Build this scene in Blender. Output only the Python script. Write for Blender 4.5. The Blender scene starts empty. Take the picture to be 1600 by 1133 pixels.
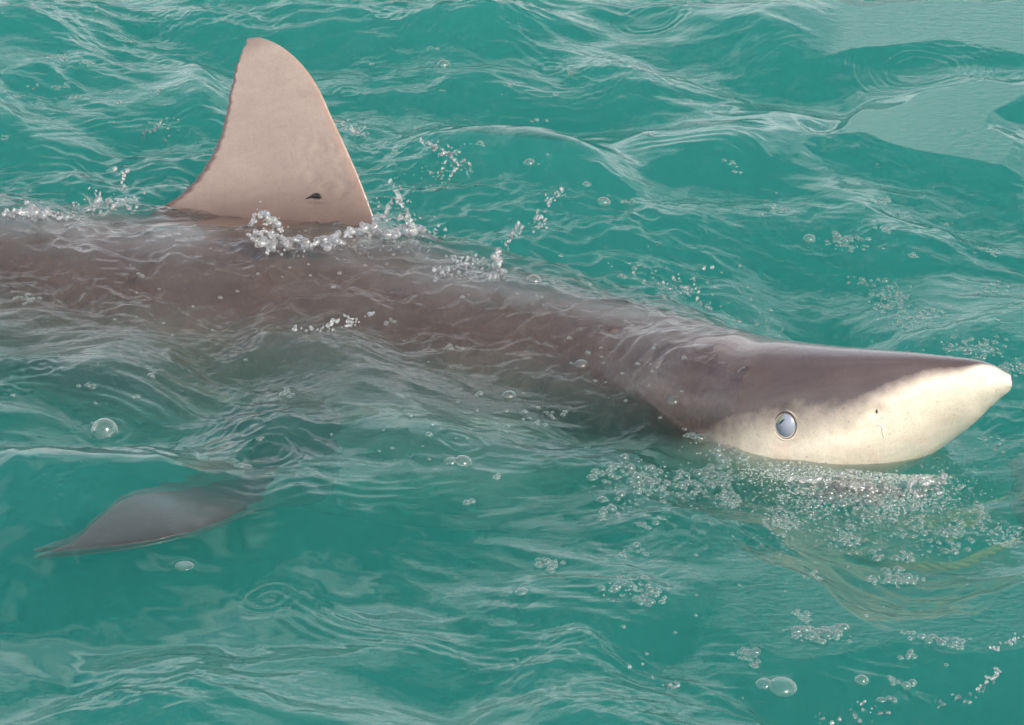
import bpy, bmesh, math, random
import numpy as np
from mathutils import Vector, Matrix

random.seed(7)
rng = np.random.default_rng(7)
sc = bpy.context.scene
COL = sc.collection

# ------------------------------------------------------------------ camera, sky, sun, exposure
ELEV = math.radians(25.0)
DIST = 5.0
CAMP = np.array([0.0, -DIST * math.cos(ELEV), DIST * math.sin(ELEV)])
WIDTH = 1.35                                   # metres across the frame at the aim point
cam = bpy.data.cameras.new('camera')
cam.sensor_width = 36.0
cam.lens = 36.0 * DIST / WIDTH
cam.clip_end = 3000.0
cam.clip_start = 0.05
camo = bpy.data.objects.new('camera', cam)
COL.objects.link(camo)
camo.location = CAMP
camo.rotation_euler = (math.radians(90) - ELEV, 0, 0)
sc.camera = camo

SUN_DIR = Vector((0.50, -0.62, 0.62)).normalized()          # towards the sun: behind the camera, to the right
SUN_EL = math.asin(SUN_DIR.z)
world = bpy.data.worlds.new('World')
sc.world = world
world.use_nodes = True
wn = world.node_tree.nodes
wl = world.node_tree.links
wn.clear()
sky = wn.new('ShaderNodeTexSky')
sky.sky_type = 'NISHITA'
sky.sun_disc = False
sky.sun_elevation = SUN_EL
sky.sun_rotation = math.atan2(SUN_DIR.x, SUN_DIR.y)
sky.air_density = 1.0
sky.dust_density = 1.2
sky.ozone_density = 1.0
bg = wn.new('ShaderNodeBackground')
bg.inputs['Strength'].default_value = 0.12
wo = wn.new('ShaderNodeOutputWorld')
wl.new(sky.outputs[0], bg.inputs[0])
# broken sunlit cloud over the whole sky: the pale patches in the water are its reflection
wtc = wn.new('ShaderNodeTexCoord')
sx_ = wn.new('ShaderNodeSeparateXYZ'); wl.new(wtc.outputs['Generated'], sx_.inputs[0])
zc = wn.new('ShaderNodeMath'); zc.operation = 'ADD'; zc.inputs[1].default_value = 0.22
za = wn.new('ShaderNodeMath'); za.operation = 'ABSOLUTE'
wl.new(sx_.outputs['Z'], za.inputs[0]); wl.new(za.outputs[0], zc.inputs[0])
dv = wn.new('ShaderNodeVectorMath'); dv.operation = 'DIVIDE'
cz = wn.new('ShaderNodeCombineXYZ')
for k_ in range(3): wl.new(zc.outputs[0], cz.inputs[k_])
wl.new(wtc.outputs['Generated'], dv.inputs[0]); wl.new(cz.outputs[0], dv.inputs[1])
cn = wn.new('ShaderNodeTexNoise'); cn.inputs['Scale'].default_value = 2.6; cn.inputs['Detail'].default_value = 7; cn.inputs['Roughness'].default_value = 0.55
wl.new(dv.outputs[0], cn.inputs['Vector'])
cr = wn.new('ShaderNodeValToRGB')
cr.color_ramp.elements[0].position = 0.41; cr.color_ramp.elements[0].color = (0, 0, 0, 1)
cr.color_ramp.elements[1].position = 0.57; cr.color_ramp.elements[1].color = (1, 1, 1, 1)
ce = wn.new('ShaderNodeMath'); ce.operation = 'MULTIPLY_ADD'; ce.inputs[1].default_value = -0.26; ce.inputs[2].default_value = 0.10
wl.new(za.outputs[0], ce.inputs[0])
cs = wn.new('ShaderNodeMath'); cs.operation = 'ADD'
wl.new(cn.outputs['Fac'], cs.inputs[0]); wl.new(ce.outputs[0], cs.inputs[1])
wl.new(cs.outputs[0], cr.inputs[0])
cb = wn.new('ShaderNodeBackground'); cb.inputs['Color'].default_value = (0.97, 0.98, 1.0, 1); cb.inputs['Strength'].default_value = 1.45
wm = wn.new('ShaderNodeMixShader')
wl.new(cr.outputs[0], wm.inputs[0]); wl.new(bg.outputs[0], wm.inputs[1]); wl.new(cb.outputs[0], wm.inputs[2])
wl.new(wm.outputs[0], wo.inputs[0])

sun = bpy.data.lights.new('sun', 'SUN')
sun.energy = 4.4
sun.angle = math.radians(0.6)
sun.color = (1.0, 0.90, 0.77)
try:
    sun.cycles.use_multiple_importance_sampling = False
except Exception:
    pass
suno = bpy.data.objects.new('sun', sun)
COL.objects.link(suno)
suno.rotation_euler = SUN_DIR.to_track_quat('Z', 'Y').to_euler()

sc.view_settings.view_transform = 'Standard'
sc.view_settings.look = 'None'
sc.view_settings.exposure = 0.32
sc.view_settings.gamma = 1.0
sc.view_settings.use_curve_mapping = False
sc.render.engine = 'CYCLES'
cy = sc.cycles
cy.use_denoising = True
cy.use_adaptive_sampling = True
cy.adaptive_threshold = 0.05
cy.adaptive_min_samples = 16
cy.time_limit = 660
cy.max_bounces = 9
cy.diffuse_bounces = 3
cy.glossy_bounces = 4
cy.transmission_bounces = 10
cy.transparent_max_bounces = 24
cy.volume_bounces = 5
cy.sample_clamp_indirect = 4.0
cy.sample_clamp_direct = 30.0
cy.blur_glossy = 0.5

# ------------------------------------------------------------------ small helpers
IMG = np.array([0.0, 0.0])
E_R = np.array([1.0, 0.0, 0.0])
E_U = np.array([0.0, math.sin(ELEV), math.cos(ELEV)])
E_C = np.array([0.0, -math.cos(ELEV), math.sin(ELEV)])     # towards the camera
PXM = WIDTH / 1600.0

def V(px, py, C=0.0):
    """world point seen at photo pixel (px,py), C metres nearer than the aim plane"""
    k = (DIST - C) / DIST * PXM
    return E_R * ((px - 800) * k) + E_U * ((566.5 - py) * k) + E_C * C

def P(px, py, z=0.0):
    """world point at photo pixel on the level z"""
    d = E_R * ((px - 800) * PXM) + E_U * ((566.5 - py) * PXM) - E_C * DIST
    t = (z - CAMP[2]) / d[2]
    return CAMP + d * t

def sstep(a, b, x):
    t = np.clip((x - a) / (b - a), 0, 1)
    return t * t * (3 - 2 * t)

def tag(o, label, cat, group=None, kind=None):
    if label: o['label'] = label
    if cat: o['category'] = cat
    if group: o['group'] = group
    if kind: o['kind'] = kind
    return o

def mesh_np(name, verts, faces, smooth=True):
    me = bpy.data.meshes.new(name)
    verts = np.ascontiguousarray(verts, dtype=np.float32)
    nv = len(verts)
    me.vertices.add(nv)
    me.vertices.foreach_set('co', verts.ravel())
    if isinstance(faces, np.ndarray):
        nf, k = faces.shape
        me.loops.add(nf * k)
        me.loops.foreach_set('vertex_index', np.ascontiguousarray(faces, dtype=np.int32).ravel())
        me.polygons.add(nf)
        me.polygons.foreach_set('loop_start', np.arange(0, nf * k, k, dtype=np.int32))
    else:
        tot = [len(f) for f in faces]
        me.loops.add(sum(tot))
        me.loops.foreach_set('vertex_index', np.array([i for f in faces for i in f], dtype=np.int32))
        me.polygons.add(len(faces))
        me.polygons.foreach_set('loop_start', np.concatenate([[0], np.cumsum(tot)[:-1]]).astype(np.int32))
    me.update(calc_edges=True)
    me.validate()
    if smooth:
        me.polygons.foreach_set('use_smooth', np.ones(len(me.polygons), dtype=bool))
    return me

def link(name, me, mat=None, parent=None):
    o = bpy.data.objects.new(name, me)
    COL.objects.link(o)
    if mat is not None and me is not None and not me.materials:
        me.materials.append(mat)
    if parent is not None:
        o.parent = parent
    return o

def fattr(me, name, vals):
    a = me.attributes.new(name, 'FLOAT', 'POINT')
    a.data.foreach_set('value', np.ascontiguousarray(vals, dtype=np.float32))

def hash2(ix, iy, seed):
    h = (ix.astype(np.int64) * 374761393 + iy.astype(np.int64) * 668265263 + seed * 974711) & 0x7fffffff
    h = ((h ^ (h >> 13)) * 1274126177) & 0x7fffffff
    h = h ^ (h >> 16)
    return (h & 0xffff) / 65535.0

def gnoise(x, y, seed=0):
    """2-D gradient noise, about -0.7..0.7"""
    ix = np.floor(x); iy = np.floor(y)
    fx = x - ix; fy = y - iy
    u = fx * fx * fx * (fx * (fx * 6 - 15) + 10)
    v = fy * fy * fy * (fy * (fy * 6 - 15) + 10)
    def g(ox, oy):
        a = hash2(ix + ox, iy + oy, seed) * 2 * math.pi
        return np.cos(a) * (fx - ox) + np.sin(a) * (fy - oy)
    a = g(0, 0); b = g(1, 0); c = g(0, 1); d = g(1, 1)
    return (a * (1 - u) + b * u) * (1 - v) + (c * (1 - u) + d * u) * v

# ------------------------------------------------------------------ materials
def newmat(name):
    m = bpy.data.materials.new(name)
    m.use_nodes = True
    nt = m.node_tree
    nt.nodes.clear()
    out = nt.nodes.new('ShaderNodeOutputMaterial')
    return m, nt.nodes, nt.links, out

def mat_plain(name, col, rough=0.4, spec=0.5, bump=0.0, bscale=300.0, var=0.0):
    m, n, l, out = newmat(name)
    b = n.new('ShaderNodeBsdfPrincipled')
    b.inputs['Base Color'].default_value = (*col, 1)
    b.inputs['Roughness'].default_value = rough
    b.inputs['Specular IOR Level'].default_value = spec
    l.new(b.outputs[0], out.inputs[0])
    tc = n.new('ShaderNodeTexCoord')
    nz = n.new('ShaderNodeTexNoise')
    nz.inputs['Scale'].default_value = bscale
    nz.inputs['Detail'].default_value = 4
    l.new(tc.outputs['Object'], nz.inputs['Vector'])
    if var:
        mx = n.new('ShaderNodeMix'); mx.data_type = 'RGBA'; mx.blend_type = 'MULTIPLY'
        mx.inputs[0].default_value = var
        mx.inputs[6].default_value = (*col, 1)
        l.new(nz.outputs['Color'], mx.inputs[7])
        l.new(mx.outputs[2], b.inputs['Base Color'])
    if bump:
        bp = n.new('ShaderNodeBump')
        bp.inputs['Strength'].default_value = bump
        bp.inputs['Distance'].default_value = 0.002
        l.new(nz.outputs['Fac'], bp.inputs['Height'])
        l.new(bp.outputs[0], b.inputs['Normal'])
    return m

def mat_water():
    m, n, l, out = newmat('sea_water')
    tc = n.new('ShaderNodeTexCoord')
    mp = n.new('ShaderNodeMapping')
    mp.inputs['Scale'].default_value = (1.0, 1.6, 1.0)
    l.new(tc.outputs['Object'], mp.inputs['Vector'])
    nz = n.new('ShaderNodeTexNoise')
    nz.inputs['Scale'].default_value = 60
    nz.inputs['Detail'].default_value = 3
    nz.inputs['Distortion'].default_value = 0.6
    l.new(mp.outputs[0], nz.inputs['Vector'])
    at = n.new('ShaderNodeAttribute'); at.attribute_name = 'rough'
    bp = n.new('ShaderNodeBump')
    bp.inputs['Distance'].default_value = 0.004
    l.new(at.outputs['Fac'], bp.inputs['Strength'])
    l.new(nz.outputs['Fac'], bp.inputs['Height'])
    # Schlick's Fresnel term, the same from above and from below
    geo = n.new('ShaderNodeNewGeometry')
    dt = n.new('ShaderNodeVectorMath'); dt.operation = 'DOT_PRODUCT'
    l.new(bp.outputs[0], dt.inputs[0]); l.new(geo.outputs['Incoming'], dt.inputs[1])
    ab = n.new('ShaderNodeMath'); ab.operation = 'ABSOLUTE'; l.new(dt.outputs['Value'], ab.inputs[0])
    om = n.new('ShaderNodeMath'); om.operation = 'SUBTRACT'; om.use_clamp = True; om.inputs[0].default_value = 1.0; l.new(ab.outputs[0], om.inputs[1])
    pw = n.new('ShaderNodeMath'); pw.operation = 'POWER'; pw.inputs[1].default_value = 5.0; l.new(om.outputs[0], pw.inputs[0])
    fr = n.new('ShaderNodeMath'); fr.operation = 'MULTIPLY_ADD'; fr.inputs[1].default_value = 0.974; fr.inputs[2].default_value = 0.026; l.new(pw.outputs[0], fr.inputs[0])
    gl = n.new('ShaderNodeBsdfGlossy'); gl.inputs['Roughness'].default_value = 0.05
    l.new(bp.outputs[0], gl.inputs['Normal'])
    rf = n.new('ShaderNodeBsdfRefraction'); rf.inputs['IOR'].default_value = WIOR
    rf.inputs['Roughness'].default_value = 0.0
    l.new(bp.outputs[0], rf.inputs['Normal'])
    tr = n.new('ShaderNodeBsdfTransparent')
    m1 = n.new('ShaderNodeMixShader'); m1.inputs[0].default_value = WTRANS
    l.new(rf.outputs[0], m1.inputs[1]); l.new(tr.outputs[0], m1.inputs[2])
    m2 = n.new('ShaderNodeMixShader')
    l.new(fr.outputs[0], m2.inputs[0])
    l.new(m1.outputs[0], m2.inputs[1]); l.new(gl.outputs[0], m2.inputs[2])
    l.new(m2.outputs[0], out.inputs['Surface'])
    vc = n.new('ShaderNodeVolumeCoefficients')
    vc.phase = 'HENYEY_GREENSTEIN'
    vc.inputs['Absorption Coefficients'].default_value = VABS
    vc.inputs['Scatter Coefficients'].default_value = VSCA
    vc.inputs['Anisotropy'].default_value = 0.0
    l.new(vc.outputs[0], out.inputs['Volume'])
    m.cycles.homogeneous_volume = True
    return m

WIOR = 1.12
WTRANS = 0.45
VABS = (1.35, 0.40, 0.49)
VSCA = (0.15, 0.60, 0.56)

def mat_skin():
    m, n, l, out = newmat('shark_skin')
    at = n.new('ShaderNodeAttribute'); at.attribute_name = 'pale'
    at2 = n.new('ShaderNodeAttribute'); at2.attribute_name = 'fin'
    at3 = n.new('ShaderNodeAttribute'); at3.attribute_name = 'edge'
    at4 = n.new('ShaderNodeAttribute'); at4.attribute_name = 'lead'
    at5 = n.new('ShaderNodeAttribute'); at5.attribute_name = 'bronze'
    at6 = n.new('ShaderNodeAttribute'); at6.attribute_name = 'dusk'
    tc = n.new('ShaderNodeTexCoord')
    n1 = n.new('ShaderNodeTexNoise'); n1.inputs['Scale'].default_value = 14; n1.inputs['Detail'].default_value = 6
    n2 = n.new('ShaderNodeTexNoise'); n2.inputs['Scale'].default_value = 420; n2.inputs['Detail'].default_value = 3
    n3 = n.new('ShaderNodeTexNoise'); n3.inputs['Scale'].default_value = 70; n3.inputs['Detail'].default_value = 5
    for q in (n1, n2, n3): l.new(tc.outputs['Object'], q.inputs['Vector'])
    def mix(fac, a, b, bl='MIX'):
        x = n.new('ShaderNodeMix'); x.data_type = 'RGBA'; x.blend_type = bl
        for s, v in ((0, fac), (6, a), (7, b)):
            if hasattr(v, 'is_linked') or hasattr(v, 'links'): l.new(v, x.inputs[s])
            else: x.inputs[s].default_value = v if s == 0 else (*v, 1)
        return x.outputs[2]
    def math_(op, a, b):
        x = n.new('ShaderNodeMath'); x.operation = op; x.use_clamp = True
        for s, v in ((0, a), (1, b)):
            if isinstance(v, (int, float)): x.inputs[s].default_value = v
            else: l.new(v, x.inputs[s])
        return x.outputs[0]
    dark = mix(n1.outputs['Fac'], (0.066, 0.049, 0.049), (0.118, 0.090, 0.092))
    brz = mix(n1.outputs['Fac'], (0.075, 0.048, 0.038), (0.150, 0.100, 0.082))
    dark = mix(at5.outputs['Fac'], dark, brz)
    fin = mix(n1.outputs['Fac'], (0.245, 0.190, 0.165), (0.345, 0.285, 0.252))
    dark = mix(at2.outputs['Fac'], dark, fin)
    dark = mix(at4.outputs['Fac'], dark, (0.34, 0.17, 0.09))
    # dark worn rim of the fins
    dark = mix(at3.outputs['Fac'], dark, (0.10, 0.066, 0.062))
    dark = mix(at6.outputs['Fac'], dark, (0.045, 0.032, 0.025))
    white = mix(n1.outputs['Fac'], (0.62, 0.53, 0.42), (0.80, 0.73, 0.61))
    # break the border up with noise
    nb = n.new('ShaderNodeMath'); nb.operation = 'MULTIPLY_ADD'
    l.new(n3.outputs['Fac'], nb.inputs[0]); nb.inputs[1].default_value = 0.30; nb.inputs[2].default_value = -0.15
    ad = n.new('ShaderNodeMath'); ad.operation = 'ADD'
    l.new(at.outputs['Fac'], ad.inputs[0]); l.new(nb.outputs[0], ad.inputs[1])
    rp = n.new('ShaderNodeValToRGB')
    rp.color_ramp.elements[0].position = 0.15; rp.color_ramp.elements[1].position = 0.85
    l.new(ad.outputs[0], rp.inputs[0])
    # faint pink and grey blotches on the pale skin
    n5 = n.new('ShaderNodeTexNoise'); n5.inputs['Scale'].default_value = 26; n5.inputs['Detail'].default_value = 7; n5.inputs['Roughness'].default_value = .65
    l.new(tc.outputs['Object'], n5.inputs['Vector'])
    r5 = n.new('ShaderNodeValToRGB'); r5.color_ramp.elements[0].position = .5; r5.color_ramp.elements[1].position = .72
    l.new(n5.outputs['Fac'], r5.inputs[0])
    white = mix(math_('MULTIPLY', r5.outputs[0], .6), white, (0.66, 0.47, 0.37))
    n6 = n.new('ShaderNodeTexNoise'); n6.inputs['Scale'].default_value = 230; n6.inputs['Detail'].default_value = 2
    l.new(tc.outputs['Object'], n6.inputs['Vector'])
    r6 = n.new('ShaderNodeValToRGB'); r6.color_ramp.elements[0].position = .66; r6.color_ramp.elements[1].position = .74
    l.new(n6.outputs['Fac'], r6.inputs[0])
    white = mix(math_('MULTIPLY', r6.outputs[0], .55), white, (0.30, 0.22, 0.20))
    col = mix(rp.outputs[0], dark, white)
    n7 = n.new('ShaderNodeTexNoise'); n7.inputs['Scale'].default_value = 40; n7.inputs['Detail'].default_value = 8; n7.inputs['Roughness'].default_value = .7
    mp7 = n.new('ShaderNodeMapping'); mp7.inputs['Rotation'].default_value = (0, 0, .6); mp7.inputs['Scale'].default_value = (.5, 2.6, 1.5)
    l.new(tc.outputs['Object'], mp7.inputs['Vector']); l.new(mp7.outputs[0], n7.inputs['Vector'])
    r7 = n.new('ShaderNodeValToRGB'); r7.color_ramp.elements[0].position = .25; r7.color_ramp.elements[0].color = (.86, .85, .85, 1); r7.color_ramp.elements[1].position = .75; r7.color_ramp.elements[1].color = (1.06, 1.05, 1.05, 1)
    l.new(n7.outputs['Fac'], r7.inputs[0])
    col = mix(1.0, col, r7.outputs[0], 'MULTIPLY')
    # fine pores
    pr = n.new('ShaderNodeValToRGB')
    pr.color_ramp.elements[0].position = 0.30; pr.color_ramp.elements[0].color = (0.72, 0.68, 0.66, 1)
    pr.color_ramp.elements[1].position = 0.42; pr.color_ramp.elements[1].color = (1, 1, 1, 1)
    l.new(n2.outputs['Fac'], pr.inputs[0])
    col = mix(0.6, col, pr.outputs[0], 'MULTIPLY')
    b = n.new('ShaderNodeBsdfPrincipled')
    l.new(col, b.inputs['Base Color'])
    b.inputs['Roughness'].default_value = 0.30
    b.inputs['Specular IOR Level'].default_value = 0.45
    b.inputs['Coat Weight'].default_value = 0.5
    b.inputs['Coat Roughness'].default_value = 0.10
    b.inputs['Coat IOR'].default_value = 1.33
    bp = n.new('ShaderNodeBump'); bp.inputs['Strength'].default_value = 0.16; bp.inputs['Distance'].default_value = 0.001
    l.new(n2.outputs['Fac'], bp.inputs['Height'])
    bp2 = n.new('ShaderNodeBump'); bp2.inputs['Strength'].default_value = 0.12; bp2.inputs['Distance'].default_value = 0.004
    l.new(n3.outputs['Fac'], bp2.inputs['Height'])
    l.new(bp.outputs[0], bp2.inputs['Normal'])
    n4 = n.new('ShaderNodeTexNoise'); n4.inputs['Scale'].default_value = 30; n4.inputs['Detail'].default_value = 3; n4.inputs['Distortion'].default_value = 1.2
    mp4 = n.new('ShaderNodeMapping'); mp4.inputs['Rotation'].default_value = (0, 0, .6); mp4.inputs['Scale'].default_value = (2.2, .8, 1)
    l.new(tc.outputs['Object'], mp4.inputs['Vector']); l.new(mp4.outputs[0], n4.inputs['Vector'])
    bp3 = n.new('ShaderNodeBump'); bp3.inputs['Strength'].default_value = 0.14; bp3.inputs['Distance'].default_value = 0.006
    l.new(n4.outputs['Fac'], bp3.inputs['Height']); l.new(bp2.outputs[0], bp3.inputs['Normal'])
    l.new(bp3.outputs[0], b.inputs['Normal'])
    l.new(b.outputs[0], out.inputs[0])
    return m

M_SKIN = mat_skin()

# ------------------------------------------------------------------ the shark: one skin
# stations: photo x, photo y of the upper outline, height of that point above the sea, half width, half height above / below, roll
ST = [
    (1581, 598, 0.1060, 0.0020, 0.0020, 0.0020, 58),
    (1579, 585, 0.1130, 0.0140, 0.0098, 0.0108, 58),
    (1573, 575, 0.1180, 0.0220, 0.0155, 0.0170, 57),
    (1558, 567, 0.1210, 0.0345, 0.0220, 0.0255, 56),
    (1530, 561, 0.1210, 0.0510, 0.0295, 0.0355, 54),
    (1490, 556, 0.1190, 0.0690, 0.0360, 0.0470, 52),
    (1430, 551, 0.1140, 0.0910, 0.0500, 0.0700, 48),
    (1365, 546, 0.1070, 0.1080, 0.0650, 0.0940, 43),
    (1300, 540, 0.0980, 0.1200, 0.0790, 0.1100, 38),
    (1225, 533, 0.0880, 0.1300, 0.0940, 0.1180, 33),
    (1160, 522, 0.0680, 0.1400, 0.1070, 0.1150, 30),
    (1100, 508, 0.0460, 0.1500, 0.1180, 0.1280, 28),
    (1000, 478, 0.0180, 0.1901, 0.1380, 0.1500, 25),
    (900, 452, -0.0020, 0.2454, 0.1550, 0.1836, 22),
    (800, 430, -0.0140, 0.2718, 0.1680, 0.2009, 20),
    (700, 398, -0.0180, 0.2900, 0.1780, 0.2138, 18),
    (580, 352, -0.0180, 0.2994, 0.1840, 0.2214, 18),
    (410, 340, -0.0280, 0.2991, 0.1800, 0.2160, 17),
    (240, 338, -0.0380, 0.2805, 0.1680, 0.1987, 16),
    (100, 333, -0.0380, 0.2573, 0.1520, 0.1793, 14),
    (0, 318, -0.0280, 0.2336, 0.1420, 0.1642, 12),
    (-150, 330, -0.0300, 0.1755, 0.1250, 0.1350, 8),
    (-400, 350, -0.0300, 0.1100, 0.0980, 0.1050, 2),
    (-800, 390, -0.0600, 0.0660, 0.0660, 0.0700, 0),
    (-1200, 420, -0.0700, 0.0400, 0.0420, 0.0420, 0),
    (-1500, 430, -0.0700, 0.0220, 0.0280, 0.0280, 0),
]
ST = np.array(ST, dtype=float)
def catmull(A, n):
    """dense interpolation through the rows of A, by chord length of the outline points"""
    P3 = np.array([P(a[0], a[1], a[2]) for a in A])
    s = np.concatenate([[0], np.cumsum(np.linalg.norm(np.diff(P3, axis=0), axis=1) + 1e-4)])
    t = np.sqrt(np.linspace(0, 1, n) ** 1.0) if False else np.linspace(0, 1, n) ** 1.35
    q = t * s[-1]
    # monotone-ish cubic hermite
    m = np.zeros_like(A)
    dl = np.diff(A, axis=0) / np.diff(s)[:, None]
    m[1:-1] = np.where(dl[1:] * dl[:-1] > 0, 2 * dl[1:] * dl[:-1] / (dl[1:] + dl[:-1] + 1e-12), 0)
    m[0] = dl[0]; m[-1] = dl[-1]
    k = np.clip(np.searchsorted(s, q, side='right') - 1, 0, len(s) - 2)
    h = (s[k + 1] - s[k])[:, None]; u = ((q - s[k]) / (s[k + 1] - s[k]))[:, None]
    return ((2*u**3-3*u**2+1) * A[k] + (u**3-2*u**2+u) * h * m[k] + (-2*u**3+3*u**2) * A[k+1] + (u**3-u**2) * h * m[k+1]), q
NR, NA = 340, 160
SD, SQ = catmull(ST, NR)
TOP = np.array([P(a[0], a[1], a[2]) for a in SD])
tan = np.gradient(TOP, SQ, axis=0)
for k_ in range(500):
    a_ = (tan[:-2] + tan[1:-1] * 2 + tan[2:]) / 4
    w_s = np.clip((np.arange(1, NR - 1) - 30) / 60.0, .05, 1)[:, None]
    tan[1:-1] = tan[1:-1] * (1 - w_s) + a_ * w_s
tan[0:14] = tan[14]
tan = -tan / np.linalg.norm(tan, axis=1)[:, None]          # towards the snout
th = np.linspace(0, 2 * math.pi, NA, endpoint=False)
BODY = np.zeros((NR, NA, 3)); CEN = np.zeros((NR, 3)); RR = np.zeros((NR, 3)); DD = np.zeros((NR, 3))
for i in range(NR):
    d = tan[i]
    D = np.array([0, 0, 1.0]) - d * d[2]; D /= np.linalg.norm(D)
    R = np.cross(d, D)
    r = math.radians(SD[i, 6])
    D2 = math.cos(r) * D - math.sin(r) * R
    R2 = math.cos(r) * R + math.sin(r) * D
    c = np.cos(th); s = np.sin(th)
    ex = 0.92
    cx = np.sign(c) * np.abs(c) ** ex; sx = np.sign(s) * np.abs(s) ** ex
    hh = np.where(s > 0, SD[i, 4], SD[i, 5])
    off = R2[None] * (SD[i, 3] * cx)[:, None] + D2[None] * (hh * sx)[:, None]
    tf = np.linspace(0, math.pi, 1500); hf = SD[i, 4]
    of = R2[None] * (SD[i, 3] * np.sign(np.cos(tf)) * np.abs(np.cos(tf)) ** ex)[:, None] + D2[None] * (hf * np.sin(tf) ** ex)[:, None]
    CEN[i] = TOP[i] - of[np.argmax(of @ E_U)]
    BODY[i] = off
    RR[i] = R2; DD[i] = D2
for _ in range(160):
    CEN[6:-1] = (CEN[5:-2] + 2 * CEN[6:-1] + CEN[7:]) / 4
BODY = BODY + CEN[:, None]
px_of = SD[:, 0]

def body_point(px, deg):
    """point and outward normal on the body at photo-x station px, angle deg round the section (0 = right flank, 90 = back)"""
    i = int(np.argmin(np.abs(px_of - px)))
    j = int(round((deg % 360) / 360 * NA)) % NA
    p = BODY[i, j]
    a = BODY[min(i + 1, NR - 1), j] - BODY[max(i - 1, 0), j]
    b = BODY[i, (j + 1) % NA] - BODY[i, (j - 1) % NA]
    nn = np.cross(a, b); nn /= np.linalg.norm(nn)
    if nn @ (p - CEN[i]) < 0: nn = -nn
    return p, nn, i, j

def proj(p):
    q = p - CAMP
    k = DIST / -(q @ E_C)
    return 800 + (q @ E_R) * k / PXM, 566.5 - (q @ E_U) * k / PXM
def skin_at(px, py):
    """station and angle of the visible skin point nearest to a photo pixel"""
    x, y = proj(BODY)
    dpt = BODY @ E_C
    rad = ((BODY - CEN[:, None]) @ E_C)
    cost = (x - px) ** 2 + (y - py) ** 2 + np.where(rad > 0, 0, 1e6)
    i, j = np.unravel_index(np.argmin(cost), cost.shape)
    dg = j / NA * 360
    return px_of[i], (dg - 360 if dg > 180 else dg)

# sculpt: brow over the eye, nasal groove, cheek fold, mouth line
deg = np.degrees(th); deg = np.where(deg > 180, deg - 360, deg)
PXG = np.repeat(px_of[:, None], NA, 1); DG = np.repeat(deg[None], NR, 0)
def dent(px, dg, rx, rd, amt):
    w = np.exp(-((PXG - px) / rx) ** 2 - ((DG - dg) / rd) ** 2)
    n = BODY - CEN[:, None]; n /= (np.linalg.norm(n, axis=2, keepdims=True) + 1e-9)
    return n * (w * amt)[..., None]
EYE = skin_at(1226, 666)
NOS = skin_at(1364, 645)
BODY = BODY + dent(*EYE, 26, 13, -.004) + dent(EYE[0] + 8, EYE[1] + 20, 50, 8, .004) \
    + dent(*NOS, 9, 5, -.006) + dent(NOS[0] - 14, NOS[1] - 10, 26, 7, -.003) + dent(1190, 20, 26, 60, -.004)

# countershading: the border between the dark back and the pale side, taken at points along the head
BRD = [(1577, 574), (1556, 573), (1520, 577), (1480, 583), (1440, 590), (1400, 606), (1370, 624), (1330, 650), (1285, 660), (1240, 662), (1200, 668), (1160, 684), (1120, 690), (1060, 715)]
bs = np.array([skin_at(*b_) for b_ in BRD])
o_ = np.argsort(bs[:, 0])
bd = np.interp(px_of, np.concatenate([[-1500, 700], bs[o_, 0]]), np.concatenate([[-30, -30], bs[o_, 1]]))
bd = np.where(px_of > 1490, np.minimum(bd, np.interp(px_of, [1490, 1530, 1560, 1581], [24, 29, 33, 34])), bd)
for _ in range(12):
    bd[1:-1] = (bd[:-2] + 2 * bd[1:-1] + bd[2:]) / 4
wd = np.interp(px_of, [0, 900, 1150, 1250, 1330, 1420, 1580], [30, 24, 30, 42, 46, 30, 22])
dd = DG.copy()
dd = np.where(dd > 90, 180 - dd, dd); dd = np.where(dd < -90, -180 - dd, dd)
pale = np.clip(0.5 - (dd - bd[:, None]) / wd[:, None], 0, 1)

bverts = [BODY.reshape(-1, 3)]
bfaces = []
idx = np.arange(NR * NA).reshape(NR, NA)
a = idx[:-1]; b = idx[1:]
q = np.stack([a, np.roll(a, -1, 1), np.roll(b, -1, 1), b], -1).reshape(-1, 4)
bfaces.append(q)
bp_ = [pale.ravel()]; bf_ = [np.zeros(NR * NA)]; be_ = [np.zeros(NR * NA)]; bl_ = [np.zeros(NR * NA)]
caps = [list(idx[0]), list(idx[-1][::-1])]

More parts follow.
